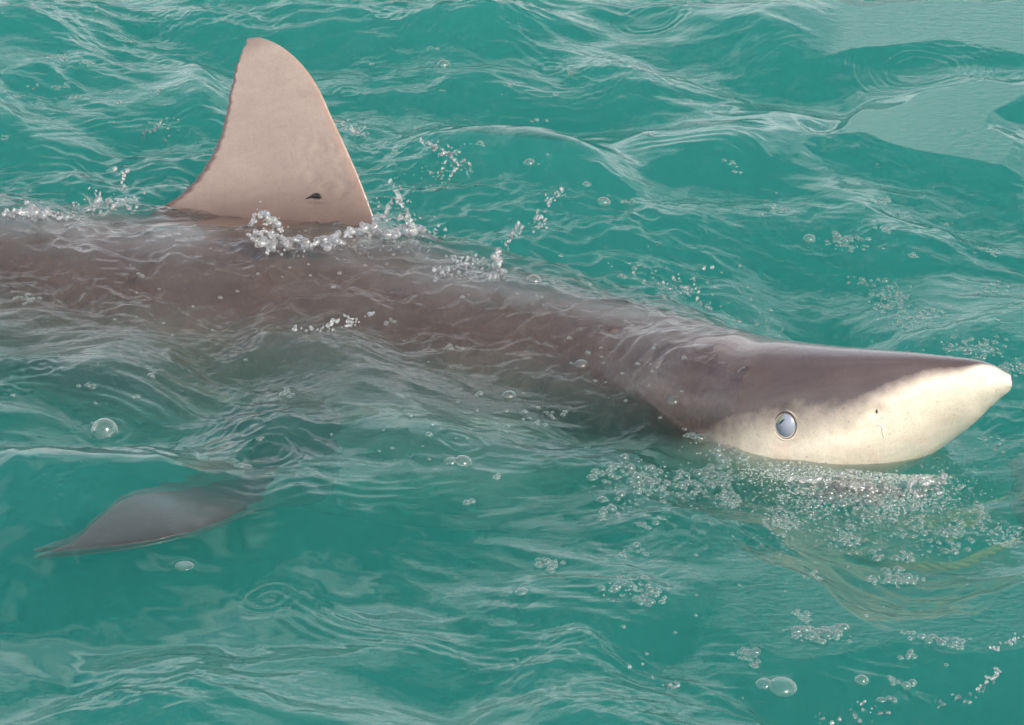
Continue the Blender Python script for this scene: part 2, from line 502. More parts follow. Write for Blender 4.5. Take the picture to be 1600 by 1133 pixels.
def plate(lead, trail, nrow, ncol, thick, base_flare, ragged=0.0, pale_under=0.0, seed=1, tipround=True):
    """a fin: rows run root -> tip between leading and trailing edge polylines (3-D), two skins"""
    def res(L, n):
        L = np.array(L); s = np.concatenate([[0], np.cumsum(np.linalg.norm(np.diff(L, axis=0), axis=1))]); s /= s[-1]
        t = np.linspace(0, 1, n)
        # Catmull-Rom
        m = np.gradient(L, s, axis=0)
        k = np.clip(np.searchsorted(s, t, side='right') - 1, 0, len(s) - 2)
        h = (s[k + 1] - s[k])[:, None]; u = ((t - s[k]) / (s[k + 1] - s[k]))[:, None]
        return (2*u**3-3*u**2+1) * L[k] + (u**3-2*u**2+u) * h * m[k] + (-2*u**3+3*u**2) * L[k+1] + (u**3-u**2) * h * m[k+1]
    A = res(lead, nrow); B = res(trail, nrow)
    nrm = np.cross(A[nrow // 3] - A[0], B[0] - A[0]); nrm /= np.linalg.norm(nrm)
    u = np.linspace(0, 1, ncol); u = 0.5 - 0.5 * np.cos(u * math.pi) 
    if ragged:
        tt = np.arange(nrow)
        j = gnoise(tt * 0.37 + 5, tt * 0 + .5, seed) * ragged * .8 + gnoise(tt * 0.93 + 5, tt * 0 + .5, seed + 1) * ragged * .7
        j *= sstep(2, 10, tt)
        B = B + (B - A) / (np.linalg.norm(B - A, axis=1)[:, None] + 1e-6) * j[:, None]
    G = A[:, None] * (1 - u)[None, :, None] + B[:, None] * u[None, :, None]
    v = np.linspace(0, 1, nrow)
    prof = 1.75 * (np.sqrt(np.clip(u, 0, 1)) * 1.1 - 1.1 * u) + 0.06 * np.sin(np.pi * np.clip(u, 0, 1)) ** .5
    T = thick * (1 - 0.75 * v)[:, None] * prof[None] + 0.0004
    T = T + base_flare * np.exp(-v / 0.07)[:, None] * (np.sin(np.pi * u) ** .7)[None]
    T[:, 0] = 0; T[:, -1] = 0.0
    T[-1] *= 0.2
    S1 = G + nrm * T[..., None]; S2 = G - nrm * T[..., None]
    e = np.clip((u[None] - 0.945 + .02 * gnoise(np.arange(nrow) * .4, np.zeros(nrow) + .3, 8)[:, None]) / 0.03, 0, 1)
    return S1, S2, nrm, u, v, e

def add_plate(S1, S2, finv, edge, palev1, palev2, lead=0.0):
    base = sum(len(x) for x in bverts)
    nr, nc = S1.shape[:2]
    for k, (S, pv) in enumerate(((S1, palev1), (S2, palev2))):
        bverts.append(S.reshape(-1, 3))
        I = base + np.arange(nr * nc).reshape(nr, nc)
        a = I[:-1, :-1]; b = I[:-1, 1:]; c = I[1:, 1:]; d = I[1:, :-1]
        f = np.stack([a, b, c, d], -1) if k == 0 else np.stack([a, d, c, b], -1)
        bfaces.append(f.reshape(-1, 4))
        bp_.append(np.broadcast_to(pv, (nr, nc)).ravel()); bf_.append(np.broadcast_to(finv, (nr, nc)).ravel()); be_.append(np.broadcast_to(edge, (nr, nc)).ravel()); bl_.append(np.broadcast_to(lead, (nr, nc)).ravel())
        base += nr * nc

# first dorsal fin, in its own plane leaning a little away from the camera
FB0 = P(585, 352, -.005); FB1 = P(238, 336, -.02)
fx = (FB0 - FB1) / np.linalg.norm(FB0 - FB1)
lean = math.radians(25)
fn = np.cross(fx, np.array([0, 0, 1.0])); fn /= np.linalg.norm(fn)
fn = fn if fn @ E_C > 0 else -fn
fup = np.cross(fn, fx); fup = fup if fup[2] > 0 else -fup
fup2 = math.cos(lean) * fup - math.sin(lean) * fn
FN = np.cross(fx, fup2); FN = FN if FN @ E_C > 0 else -FN
def on_plane(px, py, p0, nrm):
    d = E_R * ((px - 800) * PXM) + E_U * ((566.5 - py) * PXM) - E_C * DIST
    t = ((p0 - CAMP) @ nrm) / (d @ nrm)
    return CAMP + d * t
LE = [(612, 420), (598, 375), (581, 330), (562, 280), (541, 232), (519, 185), (494, 132), (462, 91), (433, 69), (406, 58)]
TE = [(170, 400), (200, 362), (240, 331), (285, 302), (320, 262), (341, 222), (353, 178), (362, 135), (372, 95), (388, 60)]
LE3 = [on_plane(x, y, FB0, FN) for x, y in LE]; TE3 = [on_plane(x, y, FB0, FN) for x, y in TE]
S1, S2, fnrm, fu, fv, fe = plate(LE3, TE3, 120, 64, .012, .018, ragged=.0034, seed=3)
wr = sstep(.16, .24, fv)[:, None] * sstep(.62, .42, fv)[:, None] * sstep(.02, .08, fu)[None] * sstep(.42, .22, fu)[None]
uu, vv = np.meshgrid(fu, fv)
rw_ = .4 - 1.5 * np.sqrt(gnoise(uu * 9 + vv * 12, vv * 15 - uu * 5, 77) ** 2 + .003)  # shallow folds shaped into the fin to imitate caustic lines of sunlight
S1 = S1 + fnrm * (wr * rw_ * .0042)[..., None]; S2 = S2 + fnrm * (wr * rw_ * .0042)[..., None]
fe = np.maximum(fe, 0.55 * sstep(.90, 1.0, fv)[:, None] * np.ones_like(fe) * 0.8)
finv = (.75 * sstep(.12, .45, fv) + .25 * sstep(.3, .95, fv))[:, None] * np.ones_like(fe)
add_plate(S1, S2, finv, fe, 0.0, 0.0, .45 * finv * np.clip(1 - fu / .06, 0, 1)[None])
DORSAL = (S1, S2)

# right pectoral fin, just under the surface, swept back towards the camera
PZ = lambda px, py, z: P(px, py, z)
def inner(px, dg, f):
    p_, n_, i_, j_ = body_point(px, dg)
    return CEN[i_] + (p_ - CEN[i_]) * f
PL = [(520, 765, -.20), (440, 790, -.12), (392, 803, -.045), (300, 836, -.034), (200, 858, -.036), (110, 868, -.038), (58, 872, -.04)]
PT = [(385, 730, -.20), (340, 752, -.12), (280, 766, -.05), (200, 778, -.034), (158, 808, -.034), (110, 848, -.036), (54, 869, -.04)]
PL3 = [inner(740, -18, .75)] + [P(a[0], a[1], a[2] + .020) for a in PL]; PT3 = [inner(600, -18, .75)] + [P(a[0], a[1], a[2] + .020) for a in PT]
S1, S2, pn, pu, pv, pe = plate(PL3, PT3, 90, 30, .011, .012, ragged=.003, seed=9)
up1 = 1.0 if pn[2] > 0 else 0.0
add_plate(S1, S2, 0.0, pe * .5, 0.0 if up1 else .25, .25 if up1 else 0.0)

# second dorsal and tail fin, beyond the left edge of the picture
def side_fin(i0, i1, lead, trail, th_):
    S1, S2, n_, u_, v_, e_ = plate(lead, trail, 24, 14, th_, .004)
    add_plate(S1, S2, .3, e_, 0.0, 0.0)
def at_st(px, up=0.0, back=0.0):
    i = int(np.argmin(np.abs(px_of - px)))
    return CEN[i] + DD[i] * up - tan[i] * back
side_fin(0, 0, [at_st(-640, .05), at_st(-690, .1), at_st(-720, .14)], [at_st(-800, .05), at_st(-800, .08), at_st(-760, .14)], .006)
side_fin(0, 0, [at_st(-1350, 0.0), at_st(-1480, .2), at_st(-1480, .45, .35)], [at_st(-1500, -.02, .02), at_st(-1500, .12, .15), at_st(-1500, .40, .40)], .008)
side_fin(0, 0, [at_st(-1350, 0.0), at_st(-1480, -.12), at_st(-1480, -.25, .12)], [at_st(-1500, .02, .02), at_st(-1500, -.06, .06), at_st(-1500, -.22, .14)], .008)

verts = np.concatenate(bverts)
faces = [list(map(int, f)) for blk in bfaces for f in blk] + [list(map(int, c)) for c in caps]
me = mesh_np('shark_body', verts, faces)
fattr(me, 'pale', np.concatenate(bp_)); fattr(me, 'fin', np.concatenate(bf_)); fattr(me, 'edge', np.concatenate(be_)); fattr(me, 'lead', np.concatenate(bl_))
PSL = slice(len(bverts[0]) + 2 * 120 * 64, len(bverts[0]) + 2 * 120 * 64 + 2 * 90 * 30)
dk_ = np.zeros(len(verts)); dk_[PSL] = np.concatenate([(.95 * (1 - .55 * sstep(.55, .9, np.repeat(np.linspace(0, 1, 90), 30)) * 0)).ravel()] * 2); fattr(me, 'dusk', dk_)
bz_ = np.ones(len(verts)); bz_[len(bverts[0]) + 2 * 120 * 64: len(bverts[0]) + 2 * 120 * 64 + 2 * 90 * 30] = 0.0; bz_[:NR * NA] = np.repeat(1 - sstep(1150, 1300, px_of), NA); fattr(me, 'bronze', bz_)
bm = bmesh.new(); bm.from_mesh(me); bmesh.ops.recalc_face_normals(bm, faces=bm.faces); bm.to_mesh(me); bm.free()
shark = link('shark', me, M_SKIN)
tag(shark, 'grey-brown shark with white snout swimming at the surface, tall dorsal fin out of the water', 'shark')

# ------------------------------------------------------------------ the sea: height field
# upper surface of the shark's back, rasterised, so that the water can lie over it as a film
RX0, RY0, RS = -1.2, -0.8, 0.006
RNX, RNY = 420, 300
bt = np.full((RNX, RNY), -9.0)
dn = BODY[:, :, :]
for k in range(4):
    f = k / 4.0
    blk = dn[:-1] * (1 - f) + dn[1:] * f
    for k2 in range(3):
        g = k2 / 3.0
        b2 = blk * (1 - g) + np.roll(blk, -1, 1) * g
        ii = ((b2[..., 0] - RX0) / RS).round().astype(int).ravel(); jj = ((b2[..., 1] - RY0) / RS).round().astype(int).ravel()
        zz = b2[..., 2].ravel()
        ok = (ii >= 0) & (ii < RNX) & (jj >= 0) & (jj < RNY)
        np.maximum.at(bt, (ii[ok], jj[ok]), zz[ok])
hole = bt < -8
bt[hole] = -0.35
for _ in range(1):
    bt[1:-1, 1:-1] = np.max([bt[1:-1, 1:-1], bt[:-2, 1:-1], bt[2:, 1:-1], bt[1:-1, :-2], bt[1:-1, 2:]], axis=0)
for _ in range(6):
    bt[1:-1, 1:-1] = (bt[1:-1, 1:-1] * 4 + bt[:-2, 1:-1] + bt[2:, 1:-1] + bt[1:-1, :-2] + bt[1:-1, 2:]) / 8
bw = (bt > -.33).astype(float)
for _ in range(260):
    bw[1:-1, 1:-1] = (bw[1:-1, 1:-1] * 2 + bw[:-2, 1:-1] + bw[2:, 1:-1] + bw[1:-1, :-2] + bw[1:-1, 2:]) / 6
def nearbody(x, y):
    i = np.clip(((x - RX0) / RS).round().astype(int), 0, RNX - 1); j = np.clip(((y - RY0) / RS).round().astype(int), 0, RNY - 1)
    fi = np.clip((x - RX0) / RS, 0, RNX - 1.001); fj = np.clip((y - RY0) / RS, 0, RNY - 1.001)
    i = fi.astype(int); j = fj.astype(int); u = fi - i; v = fj - j
    z = (bw[i, j] * (1-u) + bw[i+1, j] * u) * (1-v) + (bw[i, j+1] * (1-u) + bw[i+1, j+1] * u) * v
    out = (x < RX0) | (x > RX0 + RS * (RNX - 1)) | (y < RY0) | (y > RY0 + RS * (RNY - 1))
    return np.where(out, 0.0, z)
def backtop(x, y):
    fi = np.clip((x - RX0) / RS, 0, RNX - 1.001); fj = np.clip((y - RY0) / RS, 0, RNY - 1.001)
    i = fi.astype(int); j = fj.astype(int); u = fi - i; v = fj - j
    z = (bt[i, j] * (1-u) + bt[i+1, j] * u) * (1-v) + (bt[i, j+1] * (1-u) + bt[i+1, j+1] * u) * v
    out = (x < RX0) | (x > RX0 + RS * (RNX - 1)) | (y < RY0) | (y > RY0 + RS * (RNY - 1))
    return np.where(out, -0.35, z)

def poly_dist(x, y, pts):
    """signed distance to a polyline (positive = towards the camera) and a fade at its ends"""
    best = np.full(x.shape, 1e9); sg = np.zeros(x.shape); al = np.zeros(x.shape)
    n = len(pts) - 1
    for k in range(n):
        a = pts[k]; b = pts[k + 1]
        dx, dy = b[0] - a[0], b[1] - a[1]; L2 = dx * dx + dy * dy
        t = ((x - a[0]) * dx + (y - a[1]) * dy) / L2
        tc = np.clip(t, 0, 1)
        ex = x - (a[0] + dx * tc); ey = y - (a[1] + dy * tc)
        d = np.sqrt(ex * ex + ey * ey)
        m = d < best
        best = np.where(m, d, best)
        al = np.where(m, (k + tc) / n, al)
    pa = np.array([[p[0], p[1]] for p in pts])
    sg = np.tanh((np.interp(x, pa[:, 0], pa[:, 1]) - y) / .004)
    return best * sg, al

# crests copied from the photograph: pixel polyline, height, width of the face towards the camera, width of the back
RIDGES = [
    ([(-60, 235), (100, 186), (220, 160), (370, 152)], .042, .15, .16),
    ([(520, 178), (640, 222), (760, 250), (870, 310), (960, 365), (1010, 420)], .036, .12, .12),
    ([(960, 232), (1060, 232), (1150, 236), (1250, 285)], .022, .07, .08),
    ([(1290, 195), (1380, 205), (1470, 250), (1640, 272)], .030, .10, .12),
    ([(1150, 90), (1270, 60), (1420, 55), (1640, 95)], .026, .12, .14),
    ([(-40, 815), (60, 795), (170, 783), (290, 775), (400, 790), (520, 762), (650, 768), (800, 745)], .034, .11, .12),
    ([(440, 872), (560, 948), (690, 990), (840, 1010), (980, 1075)], .022, .09, .11),
    ([(-40, 590), (80, 575), (220, 600), (330, 640)], .016, .07, .09),
    ([(700, 30), (840, 70), (960, 120), (1080, 190)], .022, .10, .12),
    ([(1080, 980), (1240, 1010), (1400, 1030), (1640, 1000)], .012, .08, .10),
    ([(850, 800), (960, 775), (1080, 810), (1180, 870)], .014, .07, .08),
]
RW = [([P(x, y)[:2] for x, y in pl], h, wf, wb) for pl, h, wf, wb in RIDGES]

def calm_mask(x, y):
    """1 where the photograph's water is glassy (lower left, upper right), 0 in the churned water round the shark"""
    a = np.exp(-(((x + .52) / .50) ** 2 + ((y + .62) / .30) ** 2))
    b = np.exp(-(((x - .52) / .42) ** 2 + ((y - .85) / .42) ** 2))
    return np.clip(1.25 * np.maximum(a, .65 * b), 0, 1)

def sea(x, y):
    far = sstep(1.2, 6.0, np.sqrt(x * x + y * y))
    wx = x + .07 * gnoise(x * 3.1, y * 3.1, 11) + .025 * gnoise(x * 9, y * 9, 12)
    wy = y + .07 * gnoise(x * 3.1 + 7, y * 3.1, 13) + .025 * gnoise(x * 9 + 3, y * 9, 14)
    h = .070 * gnoise(wx * 1.6, wy * 1.7, 21) + .060 * gnoise(wx * 3.4 + .5 * wy, wy * 3.6, 22)
    c = calm_mask(x, y)
    ch = 1 - .78 * c
    patch = .45 + .55 * sstep(-.3, .2, gnoise(x * 4.2 + 3, y * 3.4, 61))
    ch = ch * patch
    h = h + .030 * (.4 + .6 * ch) * gnoise(wx * 6.5 + 2 * wy, wy * 7.5, 31)
    h = h + ch * .0105 * (.4 - 1.6 * np.sqrt(gnoise(wx * 11 + 5 * wy, wy * 14, 32) ** 2 + .006)) 
    h = h + ch * .0054 * gnoise(wx * 25 + 6 * wy, wy * 32, 33) + ch ** 2 * .0025 * (.3 - 1.8 * np.sqrt(gnoise(wx * 46 + 9, wy * 62, 34) ** 2 + .006))
    h = h + ch ** 2 * .0010 * gnoise(wx * 100 + 9, wy * 130, 35)
    near = 1 - far
    xx = x + .03 * gnoise(x * 7, y * 7, 41); yy = y + .025 * gnoise(x * 7 + 5, y * 7, 42)
    for pts, A, wf, wb in RW:
        d, al = poly_dist(xx, yy, pts)
        g = np.where(d > 0, np.exp(-(d / wf) ** 2), np.exp(-(d / wb) ** 2))
        ends = sstep(0, .18, al) * sstep(0, .18, 1 - al)
        h = h + .9 * A * g * ends * near
        # capillary ripples running ahead of the crest
        h = h + .0007 * np.sin(d * 2 * math.pi / .018) * np.exp(-((d - .045) / .03) ** 2) * ends * near
    # rings left by drops
    for (rx, ry, r0, am) in RINGS:
        dr = np.sqrt((x - rx) ** 2 + (y - ry) ** 2)
        h = h + am * np.cos((dr - r0) * 2 * math.pi / .016) * np.exp(-((dr - r0) / .014) ** 2)
    # hollow in front of the head
    q = P(1420, 740)
    wq = np.exp(-(((x - q[0]) / .26) ** 2 + ((y - q[1]) / .24) ** 2))
    h = h * (1 - .7 * wq) - .020 * wq
    return h * (1 - .8 * far)

RINGS = [(*P(px_, py_)[:2], r_ * PXM, a_) for px_, py_, r_, a_ in
         [(125, 730, 26, .0013), (66, 586, 18, .0012), (420, 735, 40, .0014), (390, 700, 24, .001), (600, 40, 20, .001), (860, 102, 20, .0012),
          (545, 130, 22, .001), (1020, 20, 60, .001), (1440, 110, 70, .0016), (1440, 110, 100, .0012), (1440, 110, 130, .001), (420, 922, 30, .001),
          (980, 375, 25, .0012), (163, 665, 30, .0012), (720, 718, 34, .001), (690, 380, 30, .001)]]

def film(x, y, h):
    """let the water lie over the shark's back as a thin rippled film, and leave the head free"""
    bz = backtop(x, y)
    mb = sstep(.05, .75, nearbody(x, y)) * sstep(-.05, .35, .62 - x)
    q3 = P(430, 352)
    mf = np.exp(-(((x - q3[0]) / .17) ** 2 + ((y - q3[1]) / .10) ** 2))
    h = h * (1 - .6 * mb) * (1 - .8 * mf) - .002 * mb - .030 * mf
    # distance along the body decides where the head breaks free
    s = x * .85 - y * .10
    wob = .9 * (.05 * gnoise(x * 9, y * 7, 51) + .04 * gnoise(x * 24, y * 18, 55) + .02 * gnoise(x * 60, y * 40, 56))
    sw = s + wob
    rip = .010 * gnoise(x * 6 + 2 * y, y * 7, 57) + .0165 * gnoise(x * 12 + 4 * y, y * 15, 52) + .0088 * (.4 - np.sqrt(gnoise(x * 24 + 7 * y, y * 30, 53) ** 2 + .008) * 1.6) + .0028 * gnoise(x * 50, y * 62, 54)
    free = sstep(.20, .34, s)
    q2 = P(410, 350)
    T = .015 * np.clip(1 - (sw + .02) / .24, -.6, 1)
    t = bz + T - .030 * np.exp(-(((x - q2[0]) / .17) ** 2 + ((y - q2[1]) / .07) ** 2)) - .30 * sstep(.26, .38, sw)
    k = .008
    h2 = h * (1 - free) + np.minimum(h, .016) * free
    top = np.log(np.exp(np.clip(h2 / k, -40, 40)) + np.exp(np.clip(t / k, -40, 40))) * k
    return top + rip * (.25 + .75 * sstep(.27, .10, sw)) * sstep(.15, .7, nearbody(x, y)) * sstep(.40, .26, sw)

BUB_MEN = []     # menisci of floating bubbles (x, y, r)

def height(x, y):
    return film(x, y, sea(x, y))

def axis(lo, hi, step, far_, n):
    mid = np.arange(lo, hi + step * .5, step)
    g = np.geomspace(step, far_, n)
    out = np.cumsum(g); out = out / out[-1] * far_
    out = np.maximum.accumulate(np.maximum(out, step * np.arange(1, n + 1)))
    return np.concatenate([lo - out[::-1], mid, hi + out])
GX = axis(-.90, .90, .0026, 400.0, 46)
GY = axis(-1.05, 1.56, .0027, 400.0, 46)
X, Y = np.meshgrid(GX, GY, indexing='ij')
Z = height(X, Y)

def build_water():
    nx, ny = X.shape
    vs = np.stack([X, Y, Z], -1).reshape(-1, 3)
    I = np.arange(nx * ny).reshape(nx, ny)
    f = np.stack([I[:-1, :-1], I[1:, :-1], I[1:, 1:], I[:-1, 1:]], -1).reshape(-1, 4)
    ring = np.concatenate([I[:, 0], I[-1, 1:], I[-2::-1, -1], I[0, -2:0:-1]])
    nb = len(ring)
    low = vs[ring].copy(); low[:, 2] = -6.0
    base = len(vs)
    r2 = base + np.arange(nb)
    side = np.stack([ring, r2, np.roll(r2, -1), np.roll(ring, -1)], -1)
    vs = np.concatenate([vs, low, [[0, 0, -6.0]]])
    fan = np.stack([r2, np.full(nb, base + nb), np.full(nb, base + nb), np.roll(r2, -1)], -1)
    faces = np.concatenate([f, side])
    me = bpy.data.meshes.new('sea')
    nv = len(vs)
    tri = np.stack([r2, np.full(nb, base + nb), np.roll(r2, -1)], -1)
    loops = np.concatenate([faces.ravel(), tri.ravel()]).astype(np.int32)
    starts = np.concatenate([np.arange(len(faces)) * 4, len(faces) * 4 + np.arange(nb) * 3]).astype(np.int32)
    me.vertices.add(nv); me.vertices.foreach_set('co', vs.astype(np.float32).ravel())
    me.loops.add(len(loops)); me.loops.foreach_set('vertex_index', loops)
    me.polygons.add(len(starts)); me.polygons.foreach_set('loop_start', starts)
    me.update(calc_edges=True)
    me.polygons.foreach_set('use_smooth', np.ones(len(starts), dtype=bool))
    rough = np.concatenate([(.30 * (1 - .95 * calm_mask(X, Y))).ravel(), np.zeros(nb + 1)])
    fattr(me, 'rough', rough)
    o = link('sea_water', me, mat_water())
    o['kind'] = 'structure'
    return o

# ------------------------------------------------------------------ head details (parts of the shark)
def frame_at(st):
    p, nn, i, j = body_point(*st)
    t = tan[i] - nn * (tan[i] @ nn); t /= np.linalg.norm(t)
    b = np.cross(nn, t)
    if b[2] < 0: b = -b
    return p, nn, t, b

def uv_sphere(nu=32, nv=16):
    u = np.linspace(0, 2 * math.pi, nu, endpoint=False); v = np.linspace(0, math.pi, nv + 1)
    vs = np.stack([np.sin(v)[:, None] * np.cos(u)[None], np.sin(v)[:, None] * np.sin(u)[None], np.cos(v)[:, None] * np.ones((1, nu))], -1)
    I = np.arange((nv + 1) * nu).reshape(nv + 1, nu)
    f = np.stack([I[:-1], I[1:], np.roll(I[1:], -1, 1), np.roll(I[:-1], -1, 1)], -1).reshape(-1, 4)
    return vs.reshape(-1, 3), f

def tube(pts, rads, ns=10, flat=None):
    """closed tube through points; flat = (normal, factor) squashes it along a direction"""
    pts = np.array(pts, float); n = len(pts); rads = np.broadcast_to(np.array(rads, float), (n,))
    tg = np.gradient(pts, axis=0); tg /= np.linalg.norm(tg, axis=1)[:, None] + 1e-9
    ref = np.array([0.13, 0.31, 0.94])
    vs = []
    for k in range(n):
        a = np.cross(tg[k], ref); a /= np.linalg.norm(a); b = np.cross(tg[k], a)
        w = np.linspace(0, 2 * math.pi, ns, endpoint=False)
        o = (np.cos(w)[:, None] * a + np.sin(w)[:, None] * b) * rads[k]
        if flat is not None: o = o - (o @ flat[0])[:, None] * flat[0] * (1 - flat[1])
        vs.append(pts[k] + o)
    vs = np.concatenate(vs); I = np.arange(n * ns).reshape(n, ns)
    f = np.stack([I[:-1], I[1:], np.roll(I[1:], -1, 1), np.roll(I[:-1], -1, 1)], -1).reshape(-1, 4)
    return vs, [list(map(int, q)) for q in f] + [list(map(int, I[0])), list(map(int, I[-1][::-1]))]

def smooth_path(pts, n):
    L = np.array(pts, float); s = np.concatenate([[0], np.cumsum(np.linalg.norm(np.diff(L, axis=0), axis=1))]); s /= s[-1]
    t = np.linspace(0, 1, n); m = np.gradient(L, s, axis=0) if len(L) > 2 else np.repeat((L[1:] - L[:1]), 2, 0)
    k = np.clip(np.searchsorted(s, t, side='right') - 1, 0, len(s) - 2)
    h = (s[k + 1] - s[k])[:, None]; u = ((t - s[k]) / (s[k + 1] - s[k]))[:, None]
    return (2*u**3-3*u**2+1) * L[k] + (u**3-2*u**2+u) * h * m[k] + (-2*u**3+3*u**2) * L[k+1] + (u**3-u**2) * h * m[k+1]

def part(name, vf, mat, parent, label=None):
    o = link(name, mesh_np(name, vf[0], vf[1]), mat, parent)
    if label: o['label'] = label
    return o

M_IRIS = mat_plain('iris', (0.33, 0.36, 0.10), .15, .6, var=.35, bscale=200)
M_LID = mat_plain('nictitating_membrane', (0.22, 0.25, 0.31), .35, .5, bump=.08, bscale=160, var=.12)
M_DARK = mat_plain('dark_skin_fold', (0.07, 0.05, 0.048), .4, .4, bump=.2)
M_PUPIL = mat_plain('pupil', (0.01, 0.01, 0.01), .1, .6)
M_PINK = mat_plain('mouth_lining', (0.40, 0.17, 0.13), .3, .5, bump=.4, bscale=120, var=.4)
M_FOLD = mat_plain('pale_skin_fold', (0.82, 0.74, 0.60), .4, .4, bump=.2, bscale=200, var=.2)
M_GUM = mat_plain('gum_skin', (0.42, 0.24, 0.18), .35, .4, bump=.3, bscale=200, var=.4)
M_RED = mat_plain('red_corner', (0.50, 0.16, 0.10), .35, .4, bump=.2, bscale=200, var=.3)

ep, en, et, eb = frame_at(EYE)
sv, sf = uv_sphere(40, 24)
ER = .0195
ec = ep - en * .0128
def to_frame(v): return v[:, 0:1] * et + v[:, 1:2] * eb + v[:, 2:3] * en
ESC = np.array([.90, 1.04, .92])
eye = part('eye', (ec + to_frame(sv * ESC) * ER, sf), M_IRIS, shark, 'pale eye almost covered by its whitish inner eyelid')
# inner eyelid: a slightly larger shell that leaves a crescent free at the upper rear
qd = np.array([-.62, .62, .48]); qd /= np.linalg.norm(qd)
keep = (sv @ qd) < .89
kf = [list(map(int, f)) for f in sf if keep[f].all()]
part('inner_eyelid', (ec + to_frame(sv * ESC) * ER * 1.035, kf), M_LID, eye)
pv = np.array([to_frame(np.array([[math.sin(a) * math.cos(w), math.sin(a) * math.sin(w), math.cos(a)]]))[0] for a, w in
               [(.36, 2.9), (.33, 2.5), (.34, 2.1), (.40, 1.75), (.5, 1.5)]])
part('pupil', tube(ec + smooth_path(pv, 14) * ER * 1.0, np.sin(np.linspace(.1, math.pi - .1, 14)) * .0010, 8), M_PUPIL, eye)
w_ = np.linspace(0, 2 * math.pi, 49)
rimp = ec + en * (ER * .66) + (np.cos(w_)[:, None] * et * .92 + np.sin(w_)[:, None] * eb * 1.08) * ER * .80
part('eye_rim', tube(rimp, .0009 + .0005 * np.sin(w_ + .6), 8), M_DARK, eye)
M_LIDSKIN = mat_plain('eyelid_skin', (0.66, 0.57, 0.47), .35, .45, bump=.25, bscale=260, var=.35)
lidp = ec + en * (ER * .58) + (np.cos(w_)[:, None] * et * .94 + np.sin(w_)[:, None] * eb * 1.06) * ER * .93
part('eyelid', tube(lidp, .0022, 10), M_LIDSKIN, eye)
cp = ec + en * ER * .58 - et * ER * .98 - eb * ER * .35
part('eye_corner', (cp + to_frame(sv * np.array([.0035, .0050, .0022])), sf), M_RED, eye)

npnt, nn_, nt_, nb_ = frame_at(NOS)
part('nostril', (npnt + nn_ * .0005 + (sv[:, 0:1] * nt_ * .0014 + sv[:, 1:2] * nb_ * .0032 + sv[:, 2:3] * nn_ * .0016), sf), M_DARK, shark)
def skin_line(pxs, n, lift):
    out = []
    for p_ in pxs:
        q_, m_, _, _ = frame_at(skin_at(*p_)); out.append(q_ + m_ * lift)
    return smooth_path(out, n)
part('nasal_flap', tube(skin_line([(1366, 650), (1370, 662), (1378, 667), (1383, 677), (1387, 690)], 24, -.0005), np.sin(np.linspace(.2, math.pi - .1, 24)) * .0014, 8), M_FOLD, shark)
part('skin_fold', tube(skin_line([(1360, 652), (1350, 668), (1338, 684), (1322, 704)], 20, -.0012), np.sin(np.linspace(.1, math.pi - .1, 20)) * .0018, 8), M_FOLD, shark)
mv = sv.copy(); mv = mv * (1 + .25 * gnoise(mv[:, 0] * 3 + mv[:, 2] * 2, mv[:, 1] * 3, 5)[:, None])
part('mouth', (P(1285, 750, -.075) + mv * np.array([.045, .040, .018]), sf), M_PINK, shark, 'pink mouth just below the water')
for gx in (838, 866, 894, 922, 950):
    gl_ = []
    for t_ in np.linspace(-1, 1, 7):
        q_, m_, _, _ = frame_at((gx + 60 + 9 * t_ * t_ - 5 * t_, -8 + 15 * t_)); gl_.append(q_ + m_ * .0004)
    part('gill_slit', tube(smooth_path(gl_, 20), np.sin(np.linspace(.1, math.pi - .1, 20)) * .0011, 8), M_DARK, shark)
mk = [on_plane(x, y, FB0, FN) + FN * .010 for x, y in ((481, 311), (488, 308), (495, 306), (501, 307), (505, 310))]
part('dark_mark', tube(smooth_path(mk, 16), [.0004, .0006, .0008, .001, .0012, .0015, .002, .0026, .0031, .0034, .0036, .0036, .0034, .0029, .002, .0008], 10, (FN, .5)), M_PUPIL, shark, 'small black teardrop mark low on the dorsal fin')

# ------------------------------------------------------------------ clear water things: bubbles, splashes
def mat_bubble(name, white, add):
    m, n, l, out = newmat(name)
    lw = n.new('ShaderNodeFresnel'); lw.inputs['IOR'].default_value = 1.42
    gm = n.new('ShaderNodeMath'); gm.operation = 'MULTIPLY_ADD'; gm.use_clamp = True
    gm.inputs[1].default_value = 1.5; gm.inputs[2].default_value = add
    l.new(lw.outputs[0], gm.inputs[0])
    gl = n.new('ShaderNodeBsdfGlossy'); gl.inputs['Roughness'].default_value = 0.22
    df = n.new('ShaderNodeBsdfDiffuse'); df.inputs['Color'].default_value = (.9, .92, .91, 1)
    mg = n.new('ShaderNodeMixShader'); mg.inputs[0].default_value = white
    l.new(gl.outputs[0], mg.inputs[1]); l.new(df.outputs[0], mg.inputs[2])
    tr = n.new('ShaderNodeBsdfTransparent'); tr.inputs[0].default_value = (.97, .985, .98, 1)
    mx = n.new('ShaderNodeMixShader')
    l.new(gm.outputs[0], mx.inputs[0]); l.new(tr.outputs[0], mx.inputs[1]); l.new(mg.outputs[0], mx.inputs[2])
    l.new(mx.outputs[0], out.inputs[0])
    return m
